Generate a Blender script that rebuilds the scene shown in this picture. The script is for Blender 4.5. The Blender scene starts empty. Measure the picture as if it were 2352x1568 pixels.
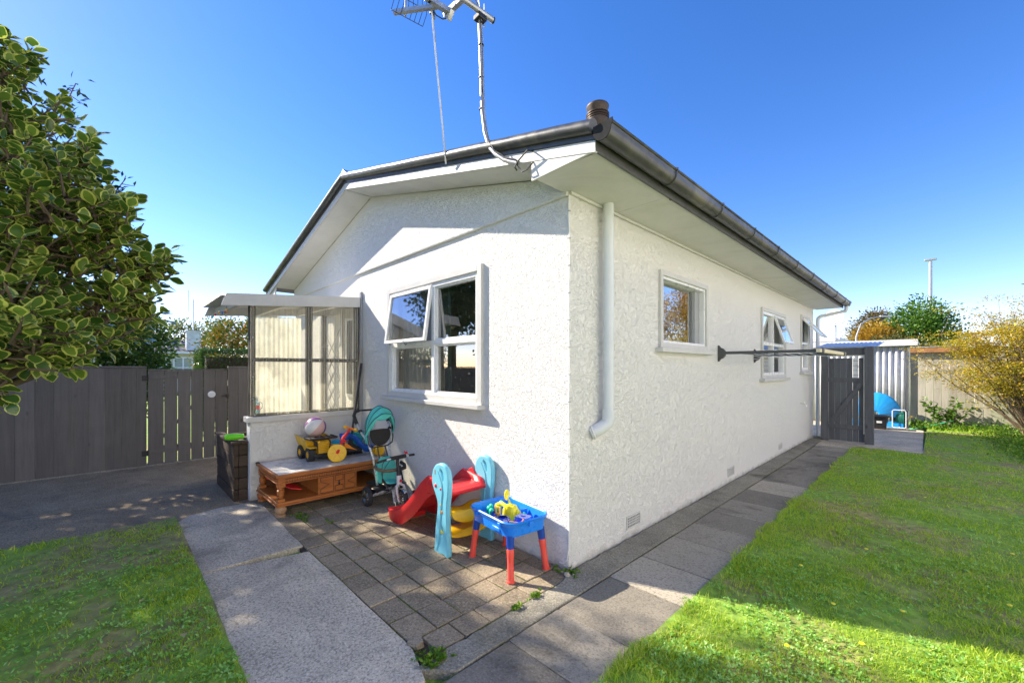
import bpy, bmesh, math, random
import numpy as np
from mathutils import Vector, Matrix, Euler, Quaternion
R = math.radians
random.seed(7)
rng = np.random.default_rng(11)
S = bpy.context.scene
COL = S.collection

# ------------------------------------------------------------ camera, sky, sun, exposure
cd = bpy.data.cameras.new('camera'); cam = bpy.data.objects.new('camera', cd); COL.objects.link(cam)
cam.location = (1.894, -2.420, 1.5)
cam.rotation_euler = (R(90), 0, R(45.86))
cd.sensor_width = 36.0; cd.lens = 36.0 * 948 / 2352
cd.shift_x = 0.0; cd.shift_y = 61 / 2352
cd.clip_start = 0.02; cd.clip_end = 2000
S.camera = cam
SUN_TO = Vector((-1.0, -0.42, 0.74)).normalized()
el = math.asin(SUN_TO.z); az = math.atan2(SUN_TO.x, SUN_TO.y)
w = bpy.data.worlds.new('World'); S.world = w; w.use_nodes = True
nt = w.node_tree; nt.nodes.clear()
sky = nt.nodes.new('ShaderNodeTexSky'); sky.sky_type = 'NISHITA'; sky.sun_disc = False
sky.sun_elevation = el; sky.sun_rotation = az; sky.altitude = 0; sky.air_density = 0.75; sky.dust_density = 0.05; sky.ozone_density = 2.4
hs = nt.nodes.new('ShaderNodeHueSaturation'); hs.inputs['Hue'].default_value = 0.5; hs.inputs['Saturation'].default_value = 1.42; hs.inputs['Value'].default_value = 1.0
bg = nt.nodes.new('ShaderNodeBackground'); bg.inputs['Strength'].default_value = 0.10
wo = nt.nodes.new('ShaderNodeOutputWorld')
wb = nt.nodes.new('ShaderNodeMix'); wb.data_type = 'RGBA'; wb.blend_type = 'MULTIPLY'; wb.inputs[0].default_value = 1.0; wb.inputs[7].default_value = (1.17, 0.945, 0.92, 1)  # white balance of the sky light
nt.links.new(sky.outputs[0], wb.inputs[6]); nt.links.new(wb.outputs[2], hs.inputs['Color']); nt.links.new(hs.outputs[0], bg.inputs['Color']); nt.links.new(bg.outputs[0], wo.inputs['Surface'])
sl = bpy.data.lights.new('sun', 'SUN'); sl.energy = 3.0; sl.angle = R(0.53); sl.color = (1.0, 0.90, 0.74)
so = bpy.data.objects.new('sun', sl); COL.objects.link(so)
so.rotation_euler = SUN_TO.to_track_quat('Z', 'Y').to_euler()
S.view_settings.view_transform = 'Standard'; S.view_settings.look = 'None'
S.view_settings.exposure = 1.83; S.view_settings.gamma = 1.0
S.cycles.max_bounces = 8; S.cycles.transparent_max_bounces = 24; S.cycles.diffuse_bounces = 4
S.cycles.use_denoising = True

# ------------------------------------------------------------ mesh helpers
class MB:
    def __init__(s): s.v = []; s.f = []
    def add(s, vs, fs):
        o = len(s.v); s.v.extend([tuple(v) for v in vs]); s.f.extend([tuple(i + o for i in f) for f in fs]); return s
    def box(s, x0, x1, y0, y1, z0, z1, M=None):
        if x0 > x1: x0, x1 = x1, x0
        if y0 > y1: y0, y1 = y1, y0
        if z0 > z1: z0, z1 = z1, z0
        vs = [Vector((x, y, z)) for z in (z0, z1) for y in (y0, y1) for x in (x0, x1)]
        if M is not None: vs = [M @ v for v in vs]
        return s.add(vs, [(0, 2, 3, 1), (4, 5, 7, 6), (0, 1, 5, 4), (2, 6, 7, 3), (0, 4, 6, 2), (1, 3, 7, 5)])
    def bar(s, a, b, w, h, up=(0, 0, 1)):
        a = Vector(a); b = Vector(b); d = (b - a); L = d.length; d.normalize(); up = Vector(up)
        r = d.cross(up)
        if r.length < 1e-4: r = d.cross(Vector((1, 0, 0)))
        r.normalize(); u = r.cross(d)
        M = Matrix((r, d, u)).transposed().to_4x4(); M.translation = a
        return s.box(-w / 2, w / 2, 0, L, -h / 2, h / 2, M)
    def tube(s, pts, r, n=10, closed=False, cap=True):
        pts = [Vector(p) for p in pts]; m = len(pts)
        rs = r if isinstance(r, (list, tuple)) else [r] * m
        t0 = (pts[1] - pts[0]).normalized()
        u = t0.cross(Vector((0, 0, 1)))
        if u.length < 1e-3: u = t0.cross(Vector((0, 1, 0)))
        u.normalize(); vs = []; prev = t0
        for i in range(m):
            if closed: t = (pts[(i + 1) % m] - pts[i - 1]).normalized()
            elif i == 0: t = t0
            elif i == m - 1: t = (pts[-1] - pts[-2]).normalized()
            else: t = ((pts[i + 1] - pts[i]).normalized() + (pts[i] - pts[i - 1]).normalized()).normalized()
            q = prev.rotation_difference(t); u = (q @ u); u = (u - t * u.dot(t)).normalized(); w_ = t.cross(u); prev = t
            for k in range(n):
                a = 2 * math.pi * k / n; vs.append(pts[i] + (u * math.cos(a) + w_ * math.sin(a)) * rs[i])
        fs = []
        for i in range(m if closed else m - 1):
            j = (i + 1) % m
            for k in range(n):
                l = (k + 1) % n; fs.append((i * n + k, i * n + l, j * n + l, j * n + k))
        if cap and not closed: fs.append(tuple(range(n - 1, -1, -1))); fs.append(tuple((m - 1) * n + k for k in range(n)))
        return s.add(vs, fs)
    def lathe(s, prof, o=(0, 0, 0), axis=(0, 0, 1), n=24, cap=True):
        o = Vector(o); q = Vector((0, 0, 1)).rotation_difference(Vector(axis).normalized())
        vs = [o + q @ Vector((r * math.cos(2 * math.pi * k / n), r * math.sin(2 * math.pi * k / n), z)) for r, z in prof for k in range(n)]
        fs = []
        for i in range(len(prof) - 1):
            for k in range(n):
                l = (k + 1) % n; fs.append((i * n + k, i * n + l, (i + 1) * n + l, (i + 1) * n + k))
        if cap: fs.append(tuple(range(n - 1, -1, -1))); fs.append(tuple((len(prof) - 1) * n + k for k in range(n)))
        return s.add(vs, fs)
    def cyl(s, a, b, r, r2=None, n=16):
        a = Vector(a); b = Vector(b); return s.lathe([(r, 0), (r2 if r2 is not None else r, (b - a).length)], a, b - a, n)
    def ball(s, c, r, n=20, m=12, sc=(1, 1, 1)):
        c = Vector(c); vs = []; fs = []
        for i in range(1, m):
            for k in range(n):
                a = math.pi * i / m; b = 2 * math.pi * k / n
                vs.append(c + Vector((r * math.sin(a) * math.cos(b) * sc[0], r * math.sin(a) * math.sin(b) * sc[1], r * math.cos(a) * sc[2])))
        for i in range(m - 2):
            for k in range(n):
                l = (k + 1) % n; fs.append((i * n + k, (i + 1) * n + k, (i + 1) * n + l, i * n + l))
        t = len(vs); vs.append(c + Vector((0, 0, r * sc[2]))); vs.append(c - Vector((0, 0, r * sc[2])))
        for k in range(n):
            l = (k + 1) % n; fs.append((t, k, l)); fs.append((t + 1, (m - 2) * n + l, (m - 2) * n + k))
        return s.add(vs, fs)
    def prism(s, poly, f, d):
        """poly: 2D points; f maps (a,b)->3D; d: extrusion vector"""
        d = Vector(d); n = len(poly); A = [Vector(f(*p)) for p in poly]; B = [a + d for a in A]
        return s.add(A + B, [tuple(range(n - 1, -1, -1)), tuple(range(n, 2 * n))] + [(i, (i + 1) % n, n + (i + 1) % n, n + i) for i in range(n)])
    def sweep(s, prof, pts, frame):
        """prof 2D list, frame(i)->(origin,u,v)"""
        n = len(prof); vs = []
        for i in range(pts):
            o, u, v = frame(i); o = Vector(o); u = Vector(u); v = Vector(v)
            vs += [o + u * a + v * b for a, b in prof]
        fs = [(i * n + k, i * n + (k + 1) % n, (i + 1) * n + (k + 1) % n, (i + 1) * n + k) for i in range(pts - 1) for k in range(n)]
        fs += [tuple(range(n - 1, -1, -1)), tuple((pts - 1) * n + k for k in range(n))]
        return s.add(vs, fs)
    def grid(s, nx, ny, f, closed=False):
        vs = [f(i / nx, j / ny) for j in range(ny + 1) for i in range(nx + 1)]
        return s.add(vs, [(j * (nx + 1) + i, j * (nx + 1) + i + 1, (j + 1) * (nx + 1) + i + 1, (j + 1) * (nx + 1) + i) for j in range(ny) for i in range(nx)])
    def mesh(s, name, fix=True):
        me = bpy.data.meshes.new(name); me.from_pydata(s.v, [], s.f); me.update()
        if fix:
            b = bmesh.new(); b.from_mesh(me); bmesh.ops.recalc_face_normals(b, faces=b.faces); b.to_mesh(me); b.free()
        return me

def tag(o, label=None, cat=None, group=None, kind=None):
    if label: o['label'] = label
    if cat: o['category'] = cat
    if group: o['group'] = group
    if kind: o['kind'] = kind
    return o
def thing(name, label, cat, loc=(0, 0, 0), rz=0.0, group=None, rot=None):
    o = bpy.data.objects.new(name, None); COL.objects.link(o); o.location = loc
    o.rotation_euler = rot if rot else (0, 0, rz); o.empty_display_size = 0.1
    return tag(o, label, cat, group)
def part(name, mb, m, parent=None, bevel=0.0, smooth=35, fix=True, solid=0.0, sub=0, loc=None, segs=2):
    me = mb.mesh(name, fix) if isinstance(mb, MB) else mb
    o = bpy.data.objects.new(name, me); COL.objects.link(o)
    for mm in (m if isinstance(m, (list, tuple)) else [m]): me.materials.append(mm)
    if smooth:
        me.polygons.foreach_set('use_smooth', [True] * len(me.polygons)); me.set_sharp_from_angle(angle=R(smooth))
    if parent: o.parent = parent
    if loc: o.location = loc
    if solid: md = o.modifiers.new('solid', 'SOLIDIFY'); md.thickness = solid; md.offset = 0
    if sub: md = o.modifiers.new('sub', 'SUBSURF'); md.levels = sub; md.render_levels = sub
    if bevel: md = o.modifiers.new('bevel', 'BEVEL'); md.width = bevel; md.segments = segs; md.limit_method = 'ANGLE'; md.angle_limit = R(40)
    return o
def copy_tree(o, parent=None):
    c = o.copy(); COL.objects.link(c)
    if parent: c.parent = parent
    for ch in list(o.children): copy_tree(ch, c)
    return c
def npmesh(name, V, F, attrs=None, smooth=False):
    """V (n,3); F (m,k) equal-size faces"""
    me = bpy.data.meshes.new(name); n = len(V); m, k = F.shape
    me.vertices.add(n); me.vertices.foreach_set('co', np.asarray(V, np.float32).ravel())
    me.loops.add(m * k); me.loops.foreach_set('vertex_index', F.astype(np.int32).ravel())
    me.polygons.add(m); me.polygons.foreach_set('loop_start', np.arange(0, m * k, k, dtype=np.int32))
    if smooth: me.polygons.foreach_set('use_smooth', np.ones(m, bool))
    for an, av in (attrs or {}).items():
        a = me.attributes.new(an, 'FLOAT', 'POINT'); a.data.foreach_set('value', np.asarray(av, np.float32))
    me.update(calc_edges=True); me.validate(); return me

# ------------------------------------------------------------ materials
class NT:
    def __init__(s, name):
        s.m = bpy.data.materials.new(name); s.m.use_nodes = True; s.t = s.m.node_tree
        s.b = s.t.nodes['Principled BSDF']; s.out = s.t.nodes['Material Output']
    def n(s, typ, **kw):
        x = s.t.nodes.new('ShaderNode' + typ)
        for k, v in kw.items():
            if k in x.inputs and not hasattr(x, k): x.inputs[k].default_value = v
            else: setattr(x, k, v)
        return x
    def l(s, a, b): s.t.links.new(a, b)
    def noise(s, scale, detail=3, dist=0.0, rough=0.5, vec=None):
        x = s.n('TexNoise'); x.inputs['Scale'].default_value = scale; x.inputs['Detail'].default_value = detail
        x.inputs['Distortion'].default_value = dist; x.inputs['Roughness'].default_value = rough
        s.l(vec if vec is not None else s.co(), x.inputs['Vector']); return x.outputs['Fac']
    def co(s):
        if not hasattr(s, '_c'): s._c = s.n('TexCoord').outputs['Object']
        return s._c
    def geo(s):
        if not hasattr(s, '_g'): s._g = s.n('NewGeometry')
        return s._g
    def mapping(s, scale, rot=(0, 0, 0)):
        x = s.n('Mapping'); x.inputs['Scale'].default_value = scale; x.inputs['Rotation'].default_value = rot; s.l(s.co(), x.inputs['Vector']); return x.outputs[0]
    def ramp(s, fac, stops, interp='LINEAR'):
        x = s.n('ValToRGB'); x.color_ramp.interpolation = interp; e = x.color_ramp.elements
        while len(e) < len(stops): e.new(0.5)
        for i, (p, c) in enumerate(stops): e[i].position = p; e[i].color = (*c, 1) if isinstance(c, (tuple, list)) else (c, c, c, 1)
        s.l(fac, x.inputs[0]); return x.outputs[0]
    def mix(s, fac, a, b, typ='MIX'):
        x = s.n('Mix'); x.data_type = 'RGBA'; x.blend_type = typ
        for i, v in ((0, fac), (6, a), (7, b)):
            if hasattr(v, 'is_output'): s.l(v, x.inputs[i])
            elif i == 0: x.inputs[0].default_value = v
            else: x.inputs[i].default_value = (*v, 1) if isinstance(v, (tuple, list)) else (v, v, v, 1)
        return x.outputs[2]
    def math(s, op, a, b=None, clamp=False):
        x = s.n('Math'); x.operation = op; x.use_clamp = clamp
        for i, v in ((0, a), (1, b)):
            if v is None: continue
            if hasattr(v, 'is_output'): s.l(v, x.inputs[i])
            else: x.inputs[i].default_value = v
        return x.outputs[0]
    def bump(s, h, dist, strength=1.0, nrm=None):
        x = s.n('Bump'); x.inputs['Distance'].default_value = dist; x.inputs['Strength'].default_value = strength
        s.l(h, x.inputs['Height'])
        if nrm is not None: s.l(nrm, x.inputs['Normal'])
        s.l(x.outputs[0], s.b.inputs['Normal']); return x.outputs[0]
    def col(s, v):
        if hasattr(v, 'is_output'): s.l(v, s.b.inputs['Base Color'])
        else: s.b.inputs['Base Color'].default_value = (*v, 1)
    def set(s, **kw):
        for k, v in kw.items():
            k = k.replace('_', ' '); i = s.b.inputs[k]
            if hasattr(v, 'is_output'): s.l(v, i)
            else: i.default_value = v
        return s

def simple(name, c, rough=0.5, var=0.12, scale=8.0, bump=0.0, bscale=60.0, metal=0.0, spec=0.5, dirt=None, coat=0.0):
    t = NT(name); n = t.noise(scale, 4, 0.3, 0.6)
    lo = tuple(max(0, x * (1 - var)) for x in c); hi = tuple(min(1, x * (1 + var)) for x in c)
    cc = t.ramp(n, [(0.3, lo), (0.7, hi)])
    if dirt:
        d = t.noise(scale * 0.45, 6, 1.0, 0.7); cc = t.mix(t.ramp(d, [(0.5, 0.0), (0.72, dirt[1])]), cc, dirt[0])
    t.col(cc); rr = t.ramp(t.noise(scale * 3, 3), [(0.3, max(0, rough - 0.08)), (0.7, min(1, rough + 0.1))]); t.set(Roughness=rr, Metallic=metal)
    t.b.inputs['Specular IOR Level'].default_value = spec
    if coat: t.b.inputs['Coat Weight'].default_value = coat
    if bump: t.bump(t.noise(bscale, 3), bump)
    return t.m
def m_stucco(name, c=(0.82, 0.81, 0.795)):
    t = NT(name)
    a = t.noise(21, 3, 1.4, 0.55); r1 = t.math('ABSOLUTE', t.math('SUBTRACT', a, 0.5))
    r1 = t.ramp(r1, [(0.0, 0.0), (0.035, 0.8), (0.10, 1.0)])
    b = t.noise(44, 2, 1.8, 0.5); r2 = t.ramp(b, [(0.42, 0.0), (0.58, 1.0)])
    big = t.ramp(t.noise(4.5, 3, 0.6), [(0.35, 0.45), (0.62, 1.0)])
    h = t.math('MULTIPLY', t.math('ADD', t.math('MULTIPLY', r1, 0.6), t.math('MULTIPLY', r2, 0.35)), 1.0)
    h = t.math('ADD', h, t.math('MULTIPLY', t.noise(130, 3), 0.14))
    d = t.noise(1.3, 5, 0.8, 0.65)
    cc = t.mix(t.ramp(d, [(0.35, 0.0), (0.75, 0.25)]), c, tuple(x * 0.94 for x in c))
    # splash dirt near the ground line
    sx = t.n('SeparateXYZ'); t.l(t.co(), sx.inputs[0])
    zz = t.math('ADD', sx.outputs[2], t.math('MULTIPLY', t.noise(9, 4), 0.16))
    cc = t.mix(t.ramp(zz, [(0.06, 0.7), (0.14, 0.0)]), cc, (0.36, 0.33, 0.27))
    t.col(cc); t.set(Roughness=0.78); t.bump(h, 0.0062, 1.0); return t.m
def m_wood(name, c1, c2, axis=2, gs=1.0, rough=0.7, per=0.25, bump=0.002, spec=0.3, green=None):
    t = NT(name); sc = [26 * gs] * 3; sc[axis] = 1.6 * gs
    g = t.noise(1.0, 6, 0.6, 0.65, t.mapping(sc)); k = t.noise(2.2 * gs, 3, 1.5)
    f = t.math('ADD', t.math('MULTIPLY', g, 0.75), t.math('MULTIPLY', k, 0.25))
    cc = t.ramp(f, [(0.32, c1), (0.68, c2)])
    cc = t.mix(per, cc, t.ramp(t.geo().outputs['Random Per Island'], [(0.0, tuple(x * 0.6 for x in c1)), (0.5, c2), (1.0, tuple(min(1, x * 1.25) for x in c2))]))
    if green: cc = t.mix(t.ramp(t.noise(1.1, 4, 1.0), [(0.48, 0.0), (0.72, 0.6)]), cc, green)
    kn = t.n('TexVoronoi'); kn.inputs['Scale'].default_value = 1.0; ks = [5.5 * gs] * 3; ks[axis] = 2.3 * gs; t.l(t.mapping(ks), kn.inputs['Vector'])
    cc = t.mix(t.ramp(kn.outputs['Distance'], [(0.05, 0.75), (0.12, 0.0)]), cc, tuple(x * 0.45 for x in c1))
    t.col(cc); t.set(Roughness=rough); t.b.inputs['Specular IOR Level'].default_value = spec; t.bump(g, bump); return t.m
def m_concrete(name, c, var=0.3, speck=0.5, per=0.0, stain=(0.06, 0.055, 0.045), stamt=0.6, bump=0.003, warm=None, light=None):
    t = NT(name)
    base = t.ramp(t.noise(2.2, 6, 0.4, 0.7), [(0.3, tuple(x * (1 - var) for x in c)), (0.7, tuple(x * (1 + var) for x in c))])
    if per: base = t.mix(per, base, t.ramp(t.geo().outputs['Random Per Island'], [(0.0, tuple(x * 0.5 for x in c)), (0.5, c), (1.0, tuple(x * 1.7 for x in c))]))
    s1 = t.noise(85, 4, 0, 0.75); base = t.mix(t.ramp(s1, [(0.50, 0.0), (0.60, speck)]), base, light or tuple(min(1, x * 2.6) for x in c))
    s2 = t.noise(62, 4, 0, 0.75); base = t.mix(t.ramp(s2, [(0.40, min(1, speck * 1.5)), (0.49, 0.0)]), base, tuple(x * 0.35 for x in c))
    st = t.noise(1.05, 7, 1.2, 0.72); base = t.mix(t.ramp(st, [(0.5, 0.0), (0.66, stamt)]), base, stain)
    t.col(base); t.set(Roughness=0.88); t.b.inputs['Specular IOR Level'].default_value = 0.25
    t.bump(t.math('ADD', t.noise(110, 4), t.math('MULTIPLY', t.noise(9, 4), 1.2)), bump); return t.m
def m_leaf(name, stops, trans=0.35, rough=0.45, attr=None, edge=None, spec=0.5, gscale=0.9):
    t = NT(name); f = t.geo().outputs['Random Per Island']; n = t.noise(gscale, 3)
    ff = t.math('ADD', t.math('MULTIPLY', f, 0.6), t.math('MULTIPLY', n, 0.4))
    cc = t.ramp(ff, stops)
    if attr:
        a = t.n('Attribute'); a.attribute_name = attr
        k = t.math('ADD', t.math('ADD', a.outputs['Fac'], t.math('MULTIPLY', t.math('SUBTRACT', f, 0.6), 0.35)), t.math('MULTIPLY', t.math('SUBTRACT', t.noise(38, 3, 0.5), 0.5), 0.9))
        cc = t.mix(t.ramp(k, [(0.50, 0.0), (0.60, 1.0)]), cc, edge)
    t.col(cc); t.set(Roughness=rough); t.b.inputs['Specular IOR Level'].default_value = spec
    tr = t.n('BsdfTranslucent'); t.l(t.mix(0.5, cc, (0.9, 1.0, 0.35), 'MULTIPLY'), tr.inputs['Color'])
    mx = t.n('MixShader'); mx.inputs[0].default_value = trans
    t.l(t.b.outputs[0], mx.inputs[1]); t.l(tr.outputs[0], mx.inputs[2]); t.l(mx.outputs[0], t.out.inputs['Surface']); return t.m
def m_glass(name, tint=(0.92, 0.95, 0.94), refl=0.14, rough=0.0, milky=0.0, milk=(0.8, 0.78, 0.66), spots=0.0):
    t = NT(name); tr = t.n('BsdfTransparent'); tr.inputs['Color'].default_value = (*tint, 1)
    gl = t.n('BsdfGlossy'); gl.inputs['Roughness'].default_value = rough; gl.inputs['Color'].default_value = (1, 1, 1, 1)
    fr = t.n('Fresnel'); fr.inputs['IOR'].default_value = 1.5
    f = t.math('ADD', fr.outputs[0], refl, True); a = tr.outputs[0]
    if milky:
        di = t.n('BsdfDiffuse'); di.inputs['Color'].default_value = (*milk, 1); tl = t.n('BsdfTranslucent'); tl.inputs['Color'].default_value = (*milk, 1)
        m0 = t.n('MixShader'); m0.inputs[0].default_value = 0.55; t.l(di.outputs[0], m0.inputs[1]); t.l(tl.outputs[0], m0.inputs[2])
        m1 = t.n('MixShader'); t.l(t.ramp(t.noise(6, 5, 0.5), [(0.3, milky * 0.75), (0.75, min(1, milky * 1.25))]), m1.inputs[0]); t.l(a, m1.inputs[1]); t.l(m0.outputs[0], m1.inputs[2]); a = m1.outputs[0]
    if spots:
        di = t.n('BsdfDiffuse'); di.inputs['Color'].default_value = (0.85, 0.85, 0.8, 1)
        m1 = t.n('MixShader'); t.l(t.ramp(t.noise(55, 2, 0.2), [(0.70, 0.0), (0.74, spots)]), m1.inputs[0]); t.l(a, m1.inputs[1]); t.l(di.outputs[0], m1.inputs[2]); a = m1.outputs[0]
    m2 = t.n('MixShader'); t.l(f, m2.inputs[0]); t.l(a, m2.inputs[1]); t.l(gl.outputs[0], m2.inputs[2]); t.l(m2.outputs[0], t.out.inputs['Surface']); return t.m

M = {}
M['stucco'] = m_stucco('stucco')
M['trim'] = simple('trim_paint', (0.60, 0.595, 0.58), 0.45, 0.05, 5, 0.0006, 40, dirt=((0.45, 0.42, 0.36), 0.25))
M['alu'] = simple('white_aluminium', (0.82, 0.83, 0.84), 0.3, 0.03, 5)
M['greytrim'] = simple('grey_trim', (0.34, 0.35, 0.37), 0.45, 0.06, 5)
M['soffit'] = simple('soffit_paint', (0.66, 0.655, 0.63), 0.6, 0.05, 2.5, 0.0008, 18, dirt=((0.42, 0.40, 0.34), 0.35))
M['gutter'] = simple('gutter_charcoal', (0.052, 0.054, 0.056), 0.38, 0.25, 5, 0.0005, 20, spec=0.6, dirt=((0.30, 0.27, 0.20), 0.35))
M['endstop'] = simple('gutter_stop', (0.030, 0.031, 0.033), 0.85, 0.1, 6, spec=0.1)
M['fascia'] = simple('fascia_charcoal', (0.085, 0.088, 0.094), 0.5, 0.15, 6, 0.0006, 40)
M['roof'] = simple('roof_steel', (0.10, 0.10, 0.105), 0.5, 0.2, 3)
M['pvc'] = simple('white_downpipe', (0.66, 0.69, 0.72), 0.38, 0.04, 4)
M['interior'] = simple('interior_paint', (0.55, 0.50, 0.42), 0.8, 0.05, 2)
M['intfloor'] = simple('interior_floor', (0.14, 0.09, 0.06), 0.6, 0.2, 4)
M['glass'] = m_glass('window_glass', refl=0.22, spots=0.5)
M['glassr'] = m_glass('window_glass_bright', refl=0.42)
M['clear'] = m_glass('clear_corrugated_plastic', (0.93, 0.90, 0.76), 0.03, 0.10, 0.26, (0.80, 0.76, 0.63))
M['clear_far'] = m_glass('aged_clear_plastic', (0.93, 0.93, 0.86), 0.03, 0.10, 0.75, (0.86, 0.86, 0.78))
M['dark_timber'] = simple('dark_timber', (0.035, 0.030, 0.026), 0.6, 0.3, 12, 0.001)
M['fence'] = m_wood('fence_stain', (0.115, 0.102, 0.09), (0.185, 0.165, 0.148), 2, 1.0, 0.75, 0.25)
M['gate'] = m_wood('gate_stain', (0.085, 0.088, 0.095), (0.15, 0.155, 0.165), 2, 1.0, 0.7, 0.2)
M['oldwood'] = m_wood('weathered_paling', (0.33, 0.29, 0.24), (0.58, 0.54, 0.46), 2, 1.0, 0.85, 0.35, green=(0.36, 0.40, 0.26))
M['planter'] = m_wood('rough_sleeper', (0.03, 0.021, 0.016), (0.095, 0.066, 0.048), 1, 0.8, 0.85, 0.4, 0.004)
M['path'] = m_concrete('old_concrete', (0.58, 0.49, 0.36), 0.28, 0.45, stamt=0.5, stain=(0.20, 0.175, 0.135))
M['slab'] = m_concrete('path_slabs', (0.34, 0.30, 0.235), 0.35, 0.36, per=0.7, stamt=0.7, light=(0.42, 0.41, 0.38))
M['paver'] = m_concrete('brown_pavers', (0.31, 0.25, 0.17), 0.25, 0.35, per=0.45, stamt=0.4, stain=(0.09, 0.075, 0.05))
M['strip'] = m_concrete('edge_strip', (0.28, 0.255, 0.20), 0.35, 0.36, stamt=0.6, stain=(0.08, 0.08, 0.055), bump=0.006)
M['drive'] = m_concrete('drive_seal', (0.31, 0.235, 0.145), 0.35, 0.45, stamt=0.6, stain=(0.14, 0.115, 0.085), bump=0.004)
M['rubber'] = simple('black_rubber', (0.03, 0.03, 0.032), 0.7, 0.3, 20, 0.0008, 150)
M['blackp'] = simple('black_plastic', (0.022, 0.022, 0.024), 0.42, 0.2, 10)
M['darkcloth'] = simple('charcoal_cloth', (0.035, 0.032, 0.032), 0.9, 0.2, 30, 0.001, 300)
M['teal'] = simple('teal_cloth', (0.10, 0.58, 0.50), 0.75, 0.1, 10, 0.0012, 60)
M['tealp'] = simple('teal_plastic', (0.03, 0.50, 0.47), 0.4, 0.06, 10)
M['silver'] = simple('silver_paint', (0.62, 0.62, 0.62), 0.3, 0.05, 10, metal=0.4)
M['chrome'] = simple('chrome', (0.7, 0.68, 0.62), 0.18, 0.05, 10, metal=1.0)
M['galv'] = simple('galvanised', (0.50, 0.51, 0.52), 0.42, 0.12, 12, metal=0.7, dirt=((0.30, 0.24, 0.17), 0.5))
M['red'] = simple('red_plastic', (0.78, 0.03, 0.035), 0.35, 0.06, 8, 0.0003, 60)
M['redleg'] = simple('coral_red_plastic', (0.82, 0.085, 0.06), 0.38, 0.06, 8)
M['blue'] = simple('blue_plastic', (0.015, 0.23, 0.88), 0.3, 0.06, 8)
M['bluef'] = simple('blue_fabric', (0.01, 0.10, 0.50), 0.6, 0.12, 12, 0.002, 30)
M['skyblue'] = simple('light_blue_plastic', (0.20, 0.60, 0.74), 0.36, 0.05, 8, 0.0003, 60)
M['aqua'] = simple('aqua_plastic', (0.0, 0.42, 0.70), 0.36, 0.05, 8)
M['yellow'] = simple('yellow_plastic', (0.88, 0.50, 0.01), 0.36, 0.06, 8)
M['lemon'] = simple('lemon_plastic', (0.90, 0.78, 0.02), 0.32, 0.05, 8)
M['orange'] = simple('orange_plastic', (0.92, 0.28, 0.02), 0.38, 0.06, 8)
M['green'] = simple('green_plastic', (0.02, 0.60, 0.30), 0.36, 0.06, 8)
M['lime'] = simple('lime_plastic', (0.18, 0.75, 0.02), 0.4, 0.06, 8)
M['truckyellow'] = simple('truck_yellow_paint', (0.80, 0.46, 0.02), 0.35, 0.12, 14, dirt=((0.28, 0.16, 0.06), 0.4))
M['white'] = simple('white_plastic', (0.8, 0.8, 0.8), 0.4, 0.03, 8)
M['tarp'] = simple('blue_shell', (0.01, 0.33, 0.80), 0.5, 0.08, 6)
M['bark'] = simple('bark', (0.11, 0.08, 0.055), 0.9, 0.35, 14, 0.006, 30)
M['twig'] = simple('twig', (0.18, 0.13, 0.08), 0.85, 0.3, 20, 0.002, 60)
M['purple'] = simple('purple_vinyl', (0.27, 0.10, 0.36), 0.35, 0.05, 8)
M['antique'] = m_wood('carved_hardwood', (0.25, 0.065, 0.014), (0.56, 0.19, 0.042), 1, 1.6, 0.42, 0.12, 0.0006, 0.5)
M['antique_dark'] = m_wood('carved_hardwood_groove', (0.09, 0.03, 0.012), (0.20, 0.075, 0.03), 1, 1.6, 0.5, 0.1, 0.0006, 0.4)
M['soil'] = simple('soil', (0.075, 0.055, 0.038), 0.95, 0.4, 14, 0.01, 60)
M['moss'] = m_leaf('moss', [(0.2, (0.10, 0.14, 0.02)), (0.8, (0.26, 0.34, 0.05))], 0.2, 0.7)
M['cable'] = simple('black_cable', (0.02, 0.02, 0.02), 0.5, 0.1, 10)
M['zinc'] = simple('zincalume', (0.62, 0.63, 0.64), 0.42, 0.08, 5, metal=0.35, dirt=((0.42, 0.34, 0.28), 0.3))
M['cream'] = simple('cream_paint', (0.72, 0.68, 0.55), 0.6, 0.05, 3)
M['bead'] = simple('cream_bar', (0.74, 0.66, 0.46), 0.4, 0.05, 5)
def marble():
    t = NT('marble'); n = t.noise(5, 7, 2.2, 0.7)
    t.col(t.ramp(n, [(0.38, (0.42, 0.41, 0.42)), (0.5, (0.72, 0.69, 0.64)), (0.66, (0.82, 0.80, 0.76))])); t.set(Roughness=0.28); return t.m
M['marble'] = marble()
def curtain_mat(name, a, b):
    t = NT(name); x = t.noise(1, 3, 0.3, 0.5, t.mapping((9, 9, 0.4))); c = t.ramp(x, [(0.35, a), (0.65, b)]); t.col(c); t.set(Roughness=0.9)
    tr = t.n('BsdfTranslucent'); t.l(c, tr.inputs['Color']); mx = t.n('MixShader'); mx.inputs[0].default_value = 0.45
    t.l(t.b.outputs[0], mx.inputs[1]); t.l(tr.outputs[0], mx.inputs[2]); t.l(mx.outputs[0], t.out.inputs['Surface']); return t.m
M['curtain'] = curtain_mat('white_curtain', (0.60, 0.62, 0.66), (0.86, 0.86, 0.84))
M['curtaing'] = curtain_mat('green_curtain', (0.16, 0.24, 0.15), (0.55, 0.58, 0.50))
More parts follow.
